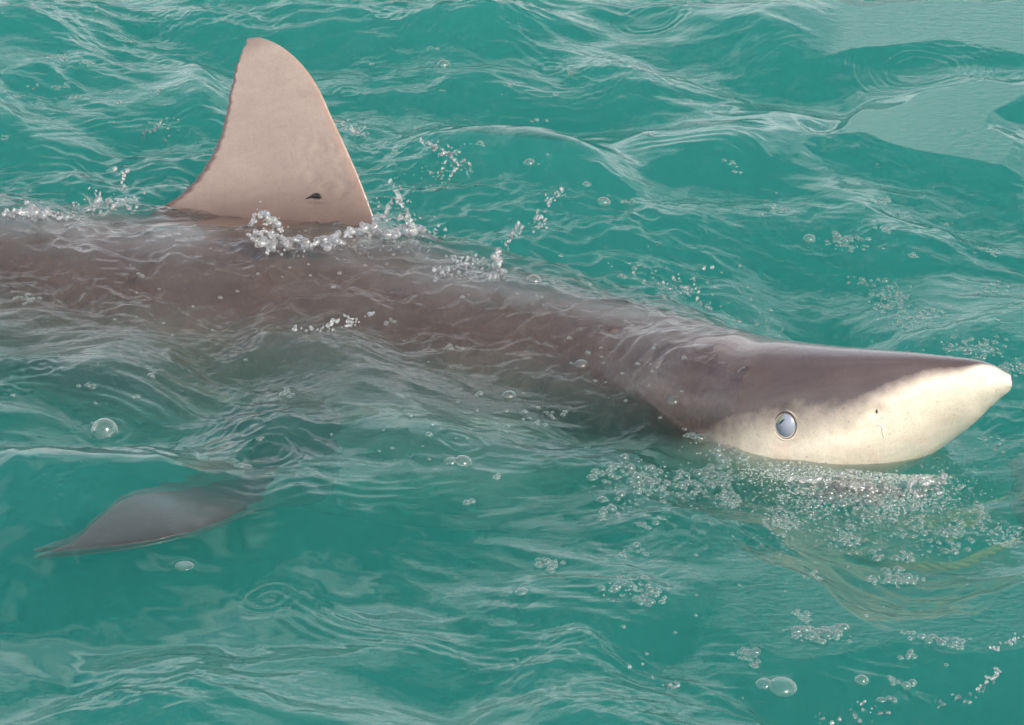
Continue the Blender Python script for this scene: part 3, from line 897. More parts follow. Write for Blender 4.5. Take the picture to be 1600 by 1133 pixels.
def mat_drop():
    m, n, l, out = newmat('clear_water')
    gs = n.new('ShaderNodeBsdfGlass'); gs.inputs['IOR'].default_value = 1.36; gs.inputs['Roughness'].default_value = 0.06
    tr = n.new('ShaderNodeBsdfTransparent')
    m1 = n.new('ShaderNodeMixShader'); m1.inputs[0].default_value = .35
    l.new(gs.outputs[0], m1.inputs[1]); l.new(tr.outputs[0], m1.inputs[2])
    gl = n.new('ShaderNodeBsdfGlossy'); gl.inputs['Roughness'].default_value = 0.28
    fr = n.new('ShaderNodeFresnel'); fr.inputs['IOR'].default_value = 1.9
    m2 = n.new('ShaderNodeMixShader'); l.new(fr.outputs[0], m2.inputs[0])
    l.new(m1.outputs[0], m2.inputs[1]); l.new(gl.outputs[0], m2.inputs[2])
    df = n.new('ShaderNodeBsdfDiffuse'); df.inputs['Color'].default_value = (.92, .93, .95, 1)
    m3 = n.new('ShaderNodeMixShader'); m3.inputs[0].default_value = .09
    l.new(m2.outputs[0], m3.inputs[1]); l.new(df.outputs[0], m3.inputs[2])
    l.new(m3.outputs[0], out.inputs[0])
    return m
M_BUB = mat_bubble('bubble_film', .40, .045); M_FOAM = mat_bubble('foam', .65, .15); M_RUN = mat_bubble('rivulet', .35, .06); M_DROP = mat_drop()

def height1(x, y):
    return height(np.atleast_1d(np.array(x, float)), np.atleast_1d(np.array(y, float)))
def surf(px, py):
    """points of the water surface seen at photo pixels"""
    px = np.atleast_1d(np.array(px, float)); py = np.atleast_1d(np.array(py, float))
    d = E_R[None] * ((px - 800) * PXM)[:, None] + E_U[None] * ((566.5 - py) * PXM)[:, None] - E_C[None] * DIST
    z = np.zeros(len(px))
    for _ in range(7):
        t = (z - CAMP[2]) / d[:, 2]; p = CAMP + d * t[:, None]
        z = .5 * z + .5 * height(p[:, 0], p[:, 1])
    t = (z - CAMP[2]) / d[:, 2]; p = CAMP + d * t[:, None]
    p[:, 2] = height(p[:, 0], p[:, 1])
    return p

# named single bubbles: px, py, radius in px, flatness, label
BIG = [
    (163, 667, 21, .95, 'largest clear dome bubble, alone on the water left of the shark flank'),
    (722, 719, 14, .75, 'right, larger bubble of a touching pair below the shark flank'),
    (704, 719, 11, .65, 'left, smaller bubble of a touching pair below the shark flank'),
    (1222, 1068, 20, .55, 'wide flat bubble near the lower right edge with a smaller one on its left'),
    (1194, 1066, 12, .6, 'small bubble stuck to the left of a wide flat bubble, lower right'),
    (288, 880, 14, .25, 'flat film bubble below the submerged pectoral fin'),
    (693, 98, 12, .8, 'round bubble alone in pale water right of the fin tip'),
    (834, 441, 13, .8, 'clear bubble on the upper edge of the shark back'),
    (827, 252, 10, .8, 'bubble on the wave crest right of the dorsal fin'),
    (943, 313, 12, .8, 'bubble with a bright glint on the crest above the shark back'),
    (917, 286, 8, .6, 'small flat bubble up and left of a glinting crest bubble'),
    (1264, 371, 11, .8, 'hazy dome bubble beside a white foam patch above the snout'),
    (1346, 1061, 10, .8, 'round bubble in the lower right between two bubble clusters'),
    (815, 923, 9, .6, 'flat bubble alone in the ripples below the shark'),
    (1095, 634, 9, .9, 'bubble on the wet skin just behind the shark eye'),
    (795, 615, 11, .7, 'bubble ring on the water over the shark gills'),
    (908, 566, 11, .6, 'flat bubble on the film of water over the shark shoulder'),
    (1053, 608, 9, .7, 'bubble on the water film between shoulder and eye'),
]
# clusters: centre, spread, count, radius range in px, area key
CL = [
    (97, 92, 14, 6, 9, 3, 6, 'ul'), (137, 99, 10, 5, 6, 3, 5, 'ul'), (95, 138, 9, 6, 7, 3, 6, 'ul'), (55, 136, 8, 4, 4, 3, 5, 'ul'),
    (117, 153, 8, 4, 4, 3, 5, 'ul'), (245, 146, 6, 3, 3, 3, 5, 'ul'), (182, 161, 5, 3, 2, 3, 5, 'ul'), (10, 215, 7, 4, 4, 3, 5, 'ul'),
    (78, 14, 6, 3, 2, 4, 6, 'ul'), (153, 15, 5, 3, 2, 3, 5, 'ul'), (205, 66, 4, 2, 1, 4, 5, 'ul'), (200, 300, 200, 130, 10, 2, 4, 'ul'),
    (838, 190, 5, 3, 2, 4, 7, 'ut'), (802, 135, 9, 3, 3, 4, 6, 'ut'), (890, 112, 5, 3, 2, 4, 6, 'ut'), (688, 142, 4, 2, 2, 3, 5, 'ut'), (582, 102, 4, 2, 1, 5, 6, 'ut'),
    (750, 226, 9, 5, 5, 3, 5, 'ut'), (982, 316, 7, 4, 4, 3, 6, 'ut'), (868, 150, 5, 2, 1, 3, 5, 'ut'), (1017, 212, 5, 2, 2, 3, 6, 'ut'), (900, 260, 260, 110, 16, 2, 4, 'ut'), (680, 75, 6, 4, 2, 4, 7, 'ut'),
    (1145, 262, 14, 10, 7, 3, 5, 'ur'), (1205, 330, 16, 6, 7, 3, 6, 'ur'), (1328, 380, 26, 9, 26, 3, 8, 'ur'), (1385, 315, 12, 5, 7, 3, 6, 'ur'), (1378, 360, 10, 4, 5, 3, 6, 'ur'),
    (1426, 400, 8, 4, 4, 3, 6, 'ur'), (1540, 396, 12, 6, 9, 3, 6, 'ur'), (1350, 438, 22, 7, 12, 2.5, 5, 'ur'), (1550, 450, 18, 10, 12, 2.5, 5, 'ur'), (1450, 340, 140, 120, 20, 2, 4.5, 'ur'),
    (1388, 464, 22, 17, 48, 2, 6, 'fr'), (1425, 496, 38, 11, 44, 2, 5, 'fr'), (1520, 546, 36, 11, 46, 2, 6, 'fr'), (1590, 576, 22, 9, 40, 2, 5, 'fr'), (1450, 520, 90, 26, 20, 2, 4, 'fr'),
    (1075, 455, 30, 24, 22, 2.5, 6, 'bk'), (1150, 500, 40, 30, 16, 2, 4.5, 'bk'), (990, 425, 20, 10, 6, 3, 6, 'bk'), (1000, 440, 120, 40, 14, 2, 4, 'bk'),
    (960, 735, 40, 14, 24, 3, 9, 'st'), (1025, 748, 34, 14, 44, 2.5, 8, 'st'), (1085, 762, 36, 12, 44, 2.5, 7, 'st'), (1135, 778, 16, 12, 34, 2, 6, 'st'), (1130, 742, 34, 12, 26, 3, 9, 'st'),
    (980, 780, 40, 20, 12, 4, 9, 'st'), (1010, 812, 20, 10, 10, 3, 6, 'st'), (960, 810, 20, 16, 8, 3, 6, 'st'),
    (1110, 660, 40, 9, 24, 2.5, 7, 'ck'), (1185, 715, 30, 18, 24, 2.5, 7, 'ck'), (1240, 735, 40, 12, 26, 2.5, 6, 'ck'),
    (1222, 815, 20, 16, 40, 2.5, 6, 'mo'), (1300, 765, 40, 16, 50, 3, 10, 'mo'), (1370, 775, 34, 12, 40, 3, 9, 'mo'), (1330, 840, 20, 18, 34, 2.5, 6, 'mo'), (1415, 785, 34, 18, 46, 2.5, 8, 'mo'),
    (1475, 745, 20, 26, 50, 2, 6, 'mo'), (1370, 805, 22, 14, 30, 2.5, 7, 'mo'), (1260, 795, 30, 12, 24, 2.5, 7, 'mo'), (1450, 830, 30, 14, 22, 3, 8, 'mo'), (1495, 825, 12, 9, 14, 3, 7, 'mo'), (1530, 810, 16, 12, 18, 2.5, 6, 'mo'),
    (1400, 870, 30, 10, 14, 3, 8, 'mo'), (1490, 850, 20, 10, 12, 3, 8, 'mo'), (1400, 905, 30, 9, 30, 3, 8, 'mo'), (1545, 700, 20, 12, 20, 2, 5, 'mo'), (1350, 800, 130, 60, 60, 1.4, 3, 'mo'), (1420, 745, 60, 18, 60, 1.4, 3, 'mo'),
    (1565, 835, 26, 14, 46, 1.6, 4, 'mo'),
    (860, 882, 14, 8, 14, 3, 7, 'lo'), (985, 918, 32, 10, 28, 3, 8, 'lo'), (1008, 935, 22, 8, 14, 3, 7, 'lo'), (990, 860, 18, 8, 8, 3, 6, 'lo'), (1265, 993, 18, 8, 18, 4, 10, 'lo'), (1305, 990, 14, 7, 10, 4, 11, 'lo'),
    (1160, 1020, 14, 7, 12, 3, 7, 'lo'), (1255, 965, 12, 6, 8, 3, 6, 'lo'), (1250, 955, 8, 5, 4, 3, 6, 'lo'), (1425, 994, 12, 4, 5, 4, 7, 'lo'), (1463, 1000, 10, 5, 6, 4, 9, 'lo'), (1496, 1011, 8, 6, 7, 4, 9, 'lo'),
    (1392, 1065, 10, 5, 6, 3, 6, 'lo'), (1390, 1096, 10, 4, 4, 4, 7, 'lo'), (1425, 1070, 8, 4, 3, 4, 7, 'lo'), (1420, 1025, 14, 6, 7, 3, 6, 'lo'), (1100, 960, 300, 120, 24, 2, 4, 'lo'), (1270, 900, 12, 5, 5, 3, 5, 'lo'), (1175, 1040, 12, 6, 6, 3, 6, 'lo'),
    (130, 605, 12, 4, 3, 4, 7, 'lf'), (440, 613, 10, 3, 3, 5, 8, 'lf'), (455, 617, 6, 3, 2, 4, 7, 'lf'), (40, 470, 16, 6, 12, 3, 6, 'lf'), (145, 662, 6, 3, 2, 3, 5, 'lf'), (210, 621, 4, 3, 2, 3, 5, 'lf'), (240, 588, 8, 3, 3, 3, 6, 'lf'), (383, 733, 5, 3, 2, 5, 7, 'lf'),
    (20, 618, 5, 3, 1, 4, 6, 'lf'), (405, 687, 4, 3, 2, 3, 5, 'lf'), (300, 560, 260, 60, 12, 2, 4, 'lf'), (650, 690, 100, 20, 10, 2, 4, 'lf'), (735, 785, 6, 3, 2, 5, 8, 'lf'), (775, 745, 6, 3, 2, 4, 7, 'lf'), (750, 650, 80, 30, 12, 3, 6, 'lf'),
    (710, 545, 8, 4, 5, 3, 6, 'bo'), (610, 505, 8, 5, 5, 3, 5, 'bo'), (780, 450, 120, 14, 14, 2, 4.5, 'bo'), (500, 410, 90, 30, 14, 2, 4, 'bo'), (250, 470, 90, 30, 10, 2.5, 5, 'bo'), (980, 570, 90, 40, 22, 2, 5, 'bo'), (850, 655, 30, 12, 12, 3, 6, 'bo'),
]
AREA = {
    'ul': ('small clear bubble on the water left of or above the dorsal fin', 'bubbles left of the dorsal fin'),
    'ut': ('small clear bubble on the water between dorsal fin and upper right swell', 'bubbles right of the dorsal fin'),
    'ur': ('small clear bubble on the churned water in the upper right', 'bubbles in the upper right'),
    'fr': ('tiny white bubble in the foam just above the snout', 'foam bubbles above the snout'),
    'bk': ('small bubble on green water right behind the shark back', 'bubbles behind the shark back'),
    'st': ('bubble in the foam strip below and left of the shark cheek', 'bubbles in the foam strip below the cheek'),
    'ck': ('bubble at the waterline along the shark cheek under the eye', 'bubbles along the cheek'),
    'mo': ('bubble in the froth under and in front of the shark mouth', 'froth bubbles at the mouth'),
    'lo': ('clear bubble on the rippled green water in the lower right', 'bubbles in the lower right'),
    'lf': ('small bubble on the water below the shark flank', 'bubbles below the flank'),
    'bo': ('small bubble on the water film over the shark body', 'bubbles over the shark body'),
}
SPLITX = {'mo': (1310, 1420), 'lo': (1080, 1300), 'st': (1000, 1090)}
BB = []   # px, py, r_px, flat, key
for cx_, cy_, sx2, sy2, n_, r0, r1, key in CL:
    for _ in range(n_):
        a_ = rng.normal(size=2)
        a_ = a_ / max(1.0, np.linalg.norm(a_) / 1.9) if n_ > 1 else a_ * .2
        r_ = r0 + (r1 - r0) * rng.random() ** 2.2
        BB.append((cx_ + a_[0] * sx2 * .75, cy_ + a_[1] * sy2 * .75, r_, rng.uniform(.55, .95), key))
# shake overlapping bubbles apart
bb = np.array([(b[0], b[1] * 1.9, b[2]) for b in BB])
for _ in range(14):
    for i in range(len(bb)):
        dx = bb[:, 0] - bb[i, 0]; dy = bb[:, 1] - bb[i, 1]; dist = np.sqrt(dx * dx + dy * dy) + 1e-6
        ov = (bb[:, 2] + bb[i, 2]) * .85 - dist
        ov[i] = 0
        m_ = ov > 0
        if m_.any():
            bb[m_, 0] += dx[m_] / dist[m_] * ov[m_] * .5; bb[m_, 1] += dy[m_] / dist[m_] * ov[m_] * .5
BB = [(bb[i, 0], bb[i, 1] / 1.9, b[2], b[3], b[4]) for i, b in enumerate(BB) if -20 < bb[i, 0] < 1620]
# keep bubbles off the dry head and the fin
bp3 = surf([b[0] for b in BB], [b[1] for b in BB])
hb = backtop(bp3[:, 0], bp3[:, 1])
okb = (bp3[:, 2] > hb - .004)
BB = [b for b, k in zip(BB, okb) if k]; bp3 = bp3[okb]
big3 = surf([b[0] for b in BIG], [b[1] + b[2] * .3 for b in BIG])

def dome(nu, nv, flat, rim=True):
    """thin bubble: a cap a little larger than a hemisphere, standing in a small raised lip"""
    v = np.linspace(0.0, math.pi * .56, nv + 1)[1:]
    u = np.linspace(0, 2 * math.pi, nu, endpoint=False)
    vs = [np.array([[0, 0, 1.0 * flat]])]
    for a in v:
        vs.append(np.stack([np.sin(a) * np.cos(u), np.sin(a) * np.sin(u), np.full(nu, math.cos(a) * flat)], -1))
    if rim:
        for rr, zz in ((1.10, .10), (1.24, .07), (1.42, .0), (1.5, -.12)):
            vs.append(np.stack([rr * np.cos(u), rr * np.sin(u), np.full(nu, zz * .6)], -1))
    vs = np.concatenate(vs)
    fs = [[0, 1 + k, 1 + (k + 1) % nu] for k in range(nu)]
    nrow = (len(vs) - 1) // nu
    for r in range(nrow - 1):
        for k in range(nu):
            a = 1 + r * nu + k; b = 1 + r * nu + (k + 1) % nu
            fs.append([a, a + nu, b + nu, b])
    return vs, fs

# larger single bubbles
for (px_, py_, r_, fl_, lab), p_ in zip(BIG, big3):
    me = mesh_np('bubble', *dome(40, 12, fl_, rim=False)); me.materials.append(M_BUB)
    o = link('bubble', me); R_ = r_ * PXM * .97
    o.location = p_; o.scale = (R_, R_, R_); o.rotation_euler = (rng.uniform(-.12, .12), rng.uniform(-.12, .12), rng.uniform(0, 6))
    tag(o, lab, 'bubble')
order = np.argsort([-b[2] for b in BB])
NIND = 280
dm = [mesh_np('bubble', *dome(14, 5, f_, rim=False)) for f_ in (.55, .7, .85, 1.0)]
for m_ in dm: m_.materials.append(M_BUB)
for k in order[:NIND]:
    px_, py_, r_, fl_, key = BB[k]
    o = link('bubble', dm[int((fl_ - .55) / .41 * 4) % 4]); R_ = r_ * PXM
    o.location = bp3[k]; o.scale = (R_, R_, R_); o.rotation_euler = (rng.uniform(-.2, .2), rng.uniform(-.2, .2), rng.uniform(0, 6))
    la, ga = AREA[key]
    if key in SPLITX:
        cut = SPLITX[key]; w_ = ('left', 'middle', 'right')[int(px_ > cut[0]) + int(px_ > cut[1])]
        la = la + ', ' + w_ + ' third'; ga = ga + ', ' + w_ + ' third'
    sz = 'large' if r_ > 6 else 'small'
    la = la.replace('small clear', 'clear').replace('small bubble', 'bubble').replace('tiny white', 'white')
    tag(o, sz + ' ' + la, 'bubble', sz + ' ' + ga)
# the uncountable rest: fine foam, one object
dv_, df_ = dome(9, 4, .85, rim=False)
fv_, ff_ = [], []
fmat = []
def add_foam(p, R_, mi=1):
    base = sum(len(q) for q in fv_) if False else add_foam.n
    fv_.append(p + dv_ * R_); ff_.extend([[base + i for i in f] for f in df_]); fmat.append(mi); add_foam.n += len(dv_)
add_foam.n = 0
for k in order[NIND:]:
    add_foam(bp3[k], BB[k][2] * PXM, 0)
FOAM = [(1290, 775, 110, 40, 700), (1420, 765, 70, 30, 600), (1225, 738, 60, 14, 900), (1330, 750, 90, 14, 2200), (1425, 735, 50, 18, 1500), (1300, 770, 70, 18, 1500), (1400, 780, 70, 24, 1200), (1040, 755, 90, 26, 220), (1390, 464, 24, 16, 90), (1425, 497, 44, 12, 90), (1520, 546, 46, 13, 110), (1590, 577, 26, 10, 80),
        (1328, 381, 28, 9, 50), (1570, 838, 34, 14, 120), (500, 378, 110, 14, 160), (610, 362, 44, 22, 160), (60, 338, 60, 9, 170), (160, 328, 50, 9, 80), (700, 262, 44, 26, 120), (545, 205, 24, 18, 60),
        (720, 425, 44, 16, 120), (985, 924, 40, 14, 60), (1270, 990, 40, 12, 40), (1150, 700, 70, 30, 120), (1250, 740, 60, 12, 90), (250, 196, 26, 8, 40), (1400, 905, 40, 10, 50), (1230, 815, 22, 16, 70)]
fx_ = np.concatenate([c[0] + rng.normal(size=c[4]) * c[2] * .6 for c in FOAM]); fy_ = np.concatenate([c[1] + rng.normal(size=c[4]) * c[3] * .6 for c in FOAM])
fp_ = surf(fx_, fy_)
okf = fp_[:, 2] > backtop(fp_[:, 0], fp_[:, 1]) - .004
for p in fp_[okf]:
    add_foam(p, (.5 + 1.3 * rng.random() ** 2) * PXM)
# air driven under the surface round the mouth and the cheek
sub = [(1290, 790, 100, 46, 420), (1400, 790, 90, 40, 420), (1080, 760, 90, 30, 160), (1470, 740, 40, 40, 160), (600, 375, 60, 20, 120)]
for cx_, cy_, sx2, sy2, n_ in sub:
    q_ = surf(cx_ + rng.normal(size=n_) * sx2 * .7, cy_ + rng.normal(size=n_) * sy2 * .7)
    q_[:, 2] -= rng.uniform(.002, .05, n_)
    for p in q_: add_foam(p, rng.uniform(.7, 2.6) * PXM)
fme = mesh_np('foam', np.concatenate(fv_), ff_)
fme.materials.append(M_BUB); fme.materials.append(M_FOAM)
if len(fme.polygons) == len(fmat) * len(df_):
    fme.polygons.foreach_set('material_index', np.repeat(np.array(fmat, dtype=np.int32), len(df_)))
foam = link('foam', fme)
tag(foam, 'fine white foam and tiny bubbles round the mouth, fin and back of the shark', 'foam', kind='stuff')

# ------------------------------------------------------------------ splashes
def PY(px, py, y0):
    d = E_R * ((px - 800) * PXM) + E_U * ((566.5 - py) * PXM) - E_C * DIST
    t = (y0 - CAMP[1]) / d[1]
    return CAMP + d * t
ico = bmesh.new(); bmesh.ops.create_icosphere(ico, subdivisions=2, radius=1.0)
ICV = np.array([v.co[:] for v in ico.verts]); ICF = [[v.index for v in f.verts] for f in ico.faces]; ico.free()
DROPM = []
for k in range(5):
    w_ = ICV * (1 + .22 * gnoise(ICV[:, 0] * 1.7 + k * 9 + ICV[:, 2], ICV[:, 1] * 1.7 + k, 71)[:, None]) * np.array([1, 1, 1.0 + .18 * k])
    m_ = mesh_np('droplet', w_, ICF); m_.materials.append(M_DROP); DROPM.append(m_)

def splash(name, label, base_px, strands, drops, voxel=.0016, cat='splash', sheets=()):
    """strands: lists of (px, py, radius px) in a vertical plane through base_px; drops: (px, py, r px)"""
    b0 = surf(*base_px)[0]
    vs, fs, nb = [], [], 0
    for st in strands:
        pts = np.array([[*PY(a, b, b0[1]), r * PXM] for a, b, r in st])
        pp = smooth_path(pts, max(6, int(np.linalg.norm(np.diff(pts[:, :3], axis=0), axis=1).sum() / .0022)))
        for q in pp:
            r = abs(q[3]) * rng.uniform(.4, 1.15)
            c = q[:3] + rng.normal(size=3) * q[3] * np.array([.6, 1.1, .6])
            vs.append(c + ICV * r * rng.uniform(.75, 1.25, 3)); fs.extend([[nb + i for i in f] for f in ICF]); nb += len(ICV)
    for quad in sheets:
        Q = np.array(quad, float)
        for a in np.linspace(0, 1, 16):
            for b in np.linspace(0, 1, 16):
                q = (Q[0] * (1 - a) + Q[1] * a) * (1 - b) + (Q[3] * (1 - a) + Q[2] * a) * b
                if gnoise(np.array([a * 5 + q[0]]), np.array([b * 5.0]), 3)[0] > .12: continue
                c = PY(q[0] + rng.normal() * .5, q[1] + rng.normal() * .5, b0[1] + .012 * math.sin(q[0] * .09) + .004 * math.sin(q[1] * .4))
                vs.append(c + ICV * PXM * rng.uniform(.95, 1.4)); fs.extend([[nb + i for i in f] for f in ICF]); nb += len(ICV)
    tmp = bpy.data.objects.new('tmp', mesh_np('tmp', np.concatenate(vs) - b0, fs)); COL.objects.link(tmp)
    md = tmp.modifiers.new('r', 'REMESH'); md.mode = 'VOXEL'; md.voxel_size = voxel; md.use_smooth_shade = True
    ms = tmp.modifiers.new('s', 'SMOOTH'); ms.factor = .5; ms.iterations = 5
    dg_ = bpy.context.evaluated_depsgraph_get()
    me = bpy.data.meshes.new_from_object(tmp.evaluated_get(dg_)); me.name = name
    bpy.data.objects.remove(tmp)
    bmx = bmesh.new(); bmx.from_mesh(me)
    seen = set(); isl = []
    for v0 in bmx.verts:
        if v0 in seen: continue
        stack = [v0]; seen.add(v0); comp = []
        while stack:
            v1 = stack.pop(); comp.append(v1)
            for e1 in v1.link_edges:
                v2 = e1.other_vert(v1)
                if v2 not in seen: seen.add(v2); stack.append(v2)
        isl.append(comp)
    isl.sort(key=len, reverse=True)
    extra = []
    for comp in isl[1:]:
        if len(comp) > 12:
            ix = {v.index: i for i, v in enumerate(comp)}
            fset = {f for v in comp for f in v.link_faces}
            extra.append((np.array([v.co[:] for v in comp]), [[ix[v.index] for v in f.verts] for f in fset]))
    bmesh.ops.delete(bmx, geom=[v for comp in isl[1:] for v in comp], context='VERTS')
    bmx.to_mesh(me); bmx.free()
    me.materials.clear(); me.materials.append(M_DROP)
    me.polygons.foreach_set('use_smooth', np.ones(len(me.polygons), dtype=bool))
    o = link(name, me); o.location = b0
    tag(o, label, cat)
    for ev, ef in extra:
        link('droplet', mesh_np('droplet', ev, ef), M_DROP, o)
    for a, b, r in drops:
        d_ = link('droplet', random.choice(DROPM), parent=o)
        d_.location = Vector(PY(a, b, b0[1] + rng.normal() * .012) - b0)
        R_ = r * PXM; d_.scale = (R_, R_, R_); d_.rotation_euler = (rng.uniform(-.8, .8), rng.uniform(-.8, .8), 0)
    return o

def spray(path, n, sp, r0, r1):
    p = smooth_path(np.array(path, float), 60); out = []
    for _ in range(n):
        q = p[rng.integers(60)]
        out.append((q[0] + rng.normal() * sp, q[1] + rng.normal() * sp, r0 + (r1 - r0) * rng.random() ** 2.5))
    return out

splash('splash', 'pointed splash of clear water at the front of the dorsal fin', (610, 372),
       [[(560, 362, 6), (585, 348, 6), (600, 335, 5), (612, 318, 3.5), (620, 298, 3), (614, 284, 2.6), (620, 274, 2.2)],
        [(622, 300, 2.5), (632, 322, 2.6), (640, 345, 4), (640, 365, 5), (632, 380, 4)],
        [(575, 372, 7), (600, 366, 8), (625, 362, 8), (645, 362, 5), (668, 360, 3), (688, 360, 2)],
        [(600, 378, 6), (625, 380, 6), (650, 385, 4)], [(605, 345, 3), (622, 340, 3), (638, 345, 3)]],
       spray([(580, 340), (615, 290), (640, 330), (690, 370)], 30, 9, 1.2, 3.2) + spray([(600, 380), (650, 395), (700, 400)], 24, 8, 1.2, 3.0),
       sheets=[[(598, 340), (617, 288), (630, 312), (640, 352)], [(640, 352), (655, 350), (690, 362), (650, 384)]])
splash('splash', 'rope of broken water along the foot of the dorsal fin', (470, 388),
       [[(392, 372, 6), (410, 380, 7), (430, 382, 8), (450, 380, 7), (475, 378, 8), (500, 376, 8), (525, 374, 7), (548, 368, 6), (570, 358, 6)],
        [(392, 350, 4), (405, 338, 5), (420, 340, 6), (432, 350, 5), (442, 358, 4)], [(400, 362, 4), (420, 366, 5), (440, 372, 5)], [(440, 392, 4), (460, 390, 4), (485, 388, 3)]],
       spray([(390, 345), (420, 332), (450, 390), (520, 385)], 26, 9, 1.2, 3.0), sheets=[[(396, 374), (412, 340), (436, 348), (452, 380)], [(452, 388), (470, 372), (520, 370), (540, 380)]])
splash('splash', 'thin column of water with a trail of droplets behind the shark back', (776, 432),
       [[(772, 430, 8), (777, 418, 6), (778, 405, 5), (776, 394, 6), (782, 386, 3.5), (792, 378, 3), (800, 370, 2.5)], [(764, 432, 4), (780, 430, 6), (790, 424, 3)]],
       spray([(785, 385), (808, 362), (835, 348), (850, 325), (868, 305), (884, 296)], 60, 4.5, 1.2, 3.4) + spray([(835, 360), (850, 355), (852, 340)], 12, 3, 1.2, 2.5) + spray([(805, 358), (810, 345)], 8, 2, 1.5, 3.2), sheets=[[(766, 432), (771, 395), (784, 390), (790, 430)]])
splash('splash', 'spray of fine droplets on the shark back before the thin water column', (720, 430),
       [[(690, 428, 3), (705, 420, 3), (722, 412, 3), (738, 414, 2.5)], [(725, 428, 3), (745, 432, 2.6), (762, 432, 2.6)]],
       spray([(685, 430), (715, 412), (740, 410), (765, 420)], 70, 7, 1.2, 3.4))
splash('splash', 'low splash with a line of rising droplets behind the dorsal fin', (160, 330),
       [[(112, 332, 3), (116, 322, 2.6), (128, 315, 2.4), (142, 313, 2)], [(138, 325, 5), (150, 318, 5), (160, 312, 5), (172, 322, 5), (182, 330, 4)], [(180, 312, 3), (192, 314, 3), (200, 322, 3.5), (208, 330, 3)], [(150, 332, 4), (170, 334, 4)]],
       spray([(192, 298), (192, 284), (196, 268)], 14, 2, 2, 3.8) + [(180, 264, 3.5), (199, 267, 4.2), (226, 302, 1.6), (210, 308, 1.8)] + spray([(110, 320), (160, 308), (215, 325)], 40, 7, 1.0, 2.8))
splash('splash', 'frothy water washing over the shark back at the left edge', (50, 340),
       [[(-10, 338, 5), (15, 334, 5), (40, 330, 6), (60, 333, 7), (80, 336, 5), (105, 340, 4)], [(42, 340, 6), (56, 344, 5)]],
       spray([(0, 345), (50, 330), (110, 340)], 26, 6, 1.2, 3))
splash('splash', 'short streak of splashed water on the swell left of the fin', (240, 215),
       [[(218, 214, 2.5), (232, 206, 3), (246, 198, 3), (254, 188, 2.2), (268, 184, 2), (282, 187, 2)]], [(258, 219, 3), (264, 213, 2)] + spray([(220, 214), (250, 195)], 10, 4, 1, 2.2))
splash('splash', 'small splash on the swell just right of the dorsal fin', (545, 212),
       [[(518, 186, 2.4), (532, 192, 3), (542, 198, 4), (556, 204, 4), (566, 208, 3)]], spray([(525, 185), (550, 200), (575, 205)], 26, 6, 1.2, 3))
splash('splash', 'web of froth on the wave face right of the fin', (705, 275),
       [[(640, 214, 2), (660, 222, 2.4), (685, 234, 4), (700, 240, 4), (712, 252, 3.4), (728, 264, 2.4), (742, 272, 1.8)], [(700, 240, 3), (716, 232, 2.6), (726, 226, 2)], [(698, 246, 3), (692, 262, 3.2), (686, 275, 2.6), (668, 266, 2)], [(706, 270, 3), (714, 262, 3)]],
       spray([(650, 215), (700, 240), (740, 270)], 30, 7, 1, 2.8) + spray([(660, 290), (700, 280)], 16, 9, 1.2, 3))
splash('splash', 'row of clear drops thrown over the middle of the shark body', (520, 520),
       [[(455, 517, 4), (460, 511, 4), (467, 514, 4)], [(506, 508, 3.4), (516, 508, 4), (524, 502, 4), (530, 498, 3)], [(540, 498, 4), (546, 506, 4.4), (552, 498, 3)], [(577, 494, 3), (581, 489, 3)]],
       spray([(475, 513), (500, 517), (560, 500), (585, 488)], 34, 4, 1.3, 3.0))
splash('splash', 'spatter of bright drops on green water behind the shark shoulder', (1085, 470),
       [[(1036, 444, 1.8), (1046, 450, 2.4), (1054, 456, 2.2)], [(1064, 452, 3), (1072, 454, 3.4), (1080, 452, 3)], [(1098, 480, 3), (1108, 484, 3.4), (1114, 482, 2.6)]],
       spray([(990, 430), (1060, 440), (1112, 485)], 40, 8, 1.1, 2.8) + [(1100, 420, 2.6), (1113, 418, 3.4), (1200, 514, 3), (1216, 526, 3.6), (1195, 510, 2)])
splash('splash', 'arc of bright drops over the water in the lower right corner', (1540, 1075),
       [[(1488, 1094, 3), (1496, 1090, 3), (1500, 1094, 2.5)], [(1552, 1012, 2.2), (1560, 1014, 2.6)], [(1532, 1072, 2.6), (1542, 1066, 3), (1548, 1064, 2.4)]],
       spray([(1550, 1014), (1575, 1005), (1600, 995)], 22, 3, 1.2, 2.8) + spray([(1530, 1078), (1552, 1058), (1562, 1048)], 26, 4, 1.2, 3) + spray([(1460, 1100), (1500, 1098), (1525, 1090)], 12, 3, 1.2, 2.8))
splash('splash', 'scattered drops above the water at the bottom edge right of centre', (1330, 1118),
       [[(1276, 1122, 2.6), (1284, 1124, 3), (1288, 1120, 2.4)], [(1370, 1116, 2.6), (1376, 1114, 3)]],
       [(1300, 1130, 3), (1312, 1124, 2.6), (1336, 1118, 3.2), (1388, 1114, 3), (1344, 1128, 2.6)] + spray([(1280, 1120), (1380, 1110)], 16, 8, 1, 2.6))
splash('splash', 'few bright drops on the dark wave face at the bottom centre', (1040, 1066),
       [[(1018, 1056, 2), (1022, 1058, 2.4)]], [(984, 1042, 2.6), (1004, 1038, 2), (1046, 1072, 3), (1060, 1071, 2.4), (1056, 1066, 2)] + spray([(1040, 1072), (1068, 1070)], 12, 3, 1, 2.4))
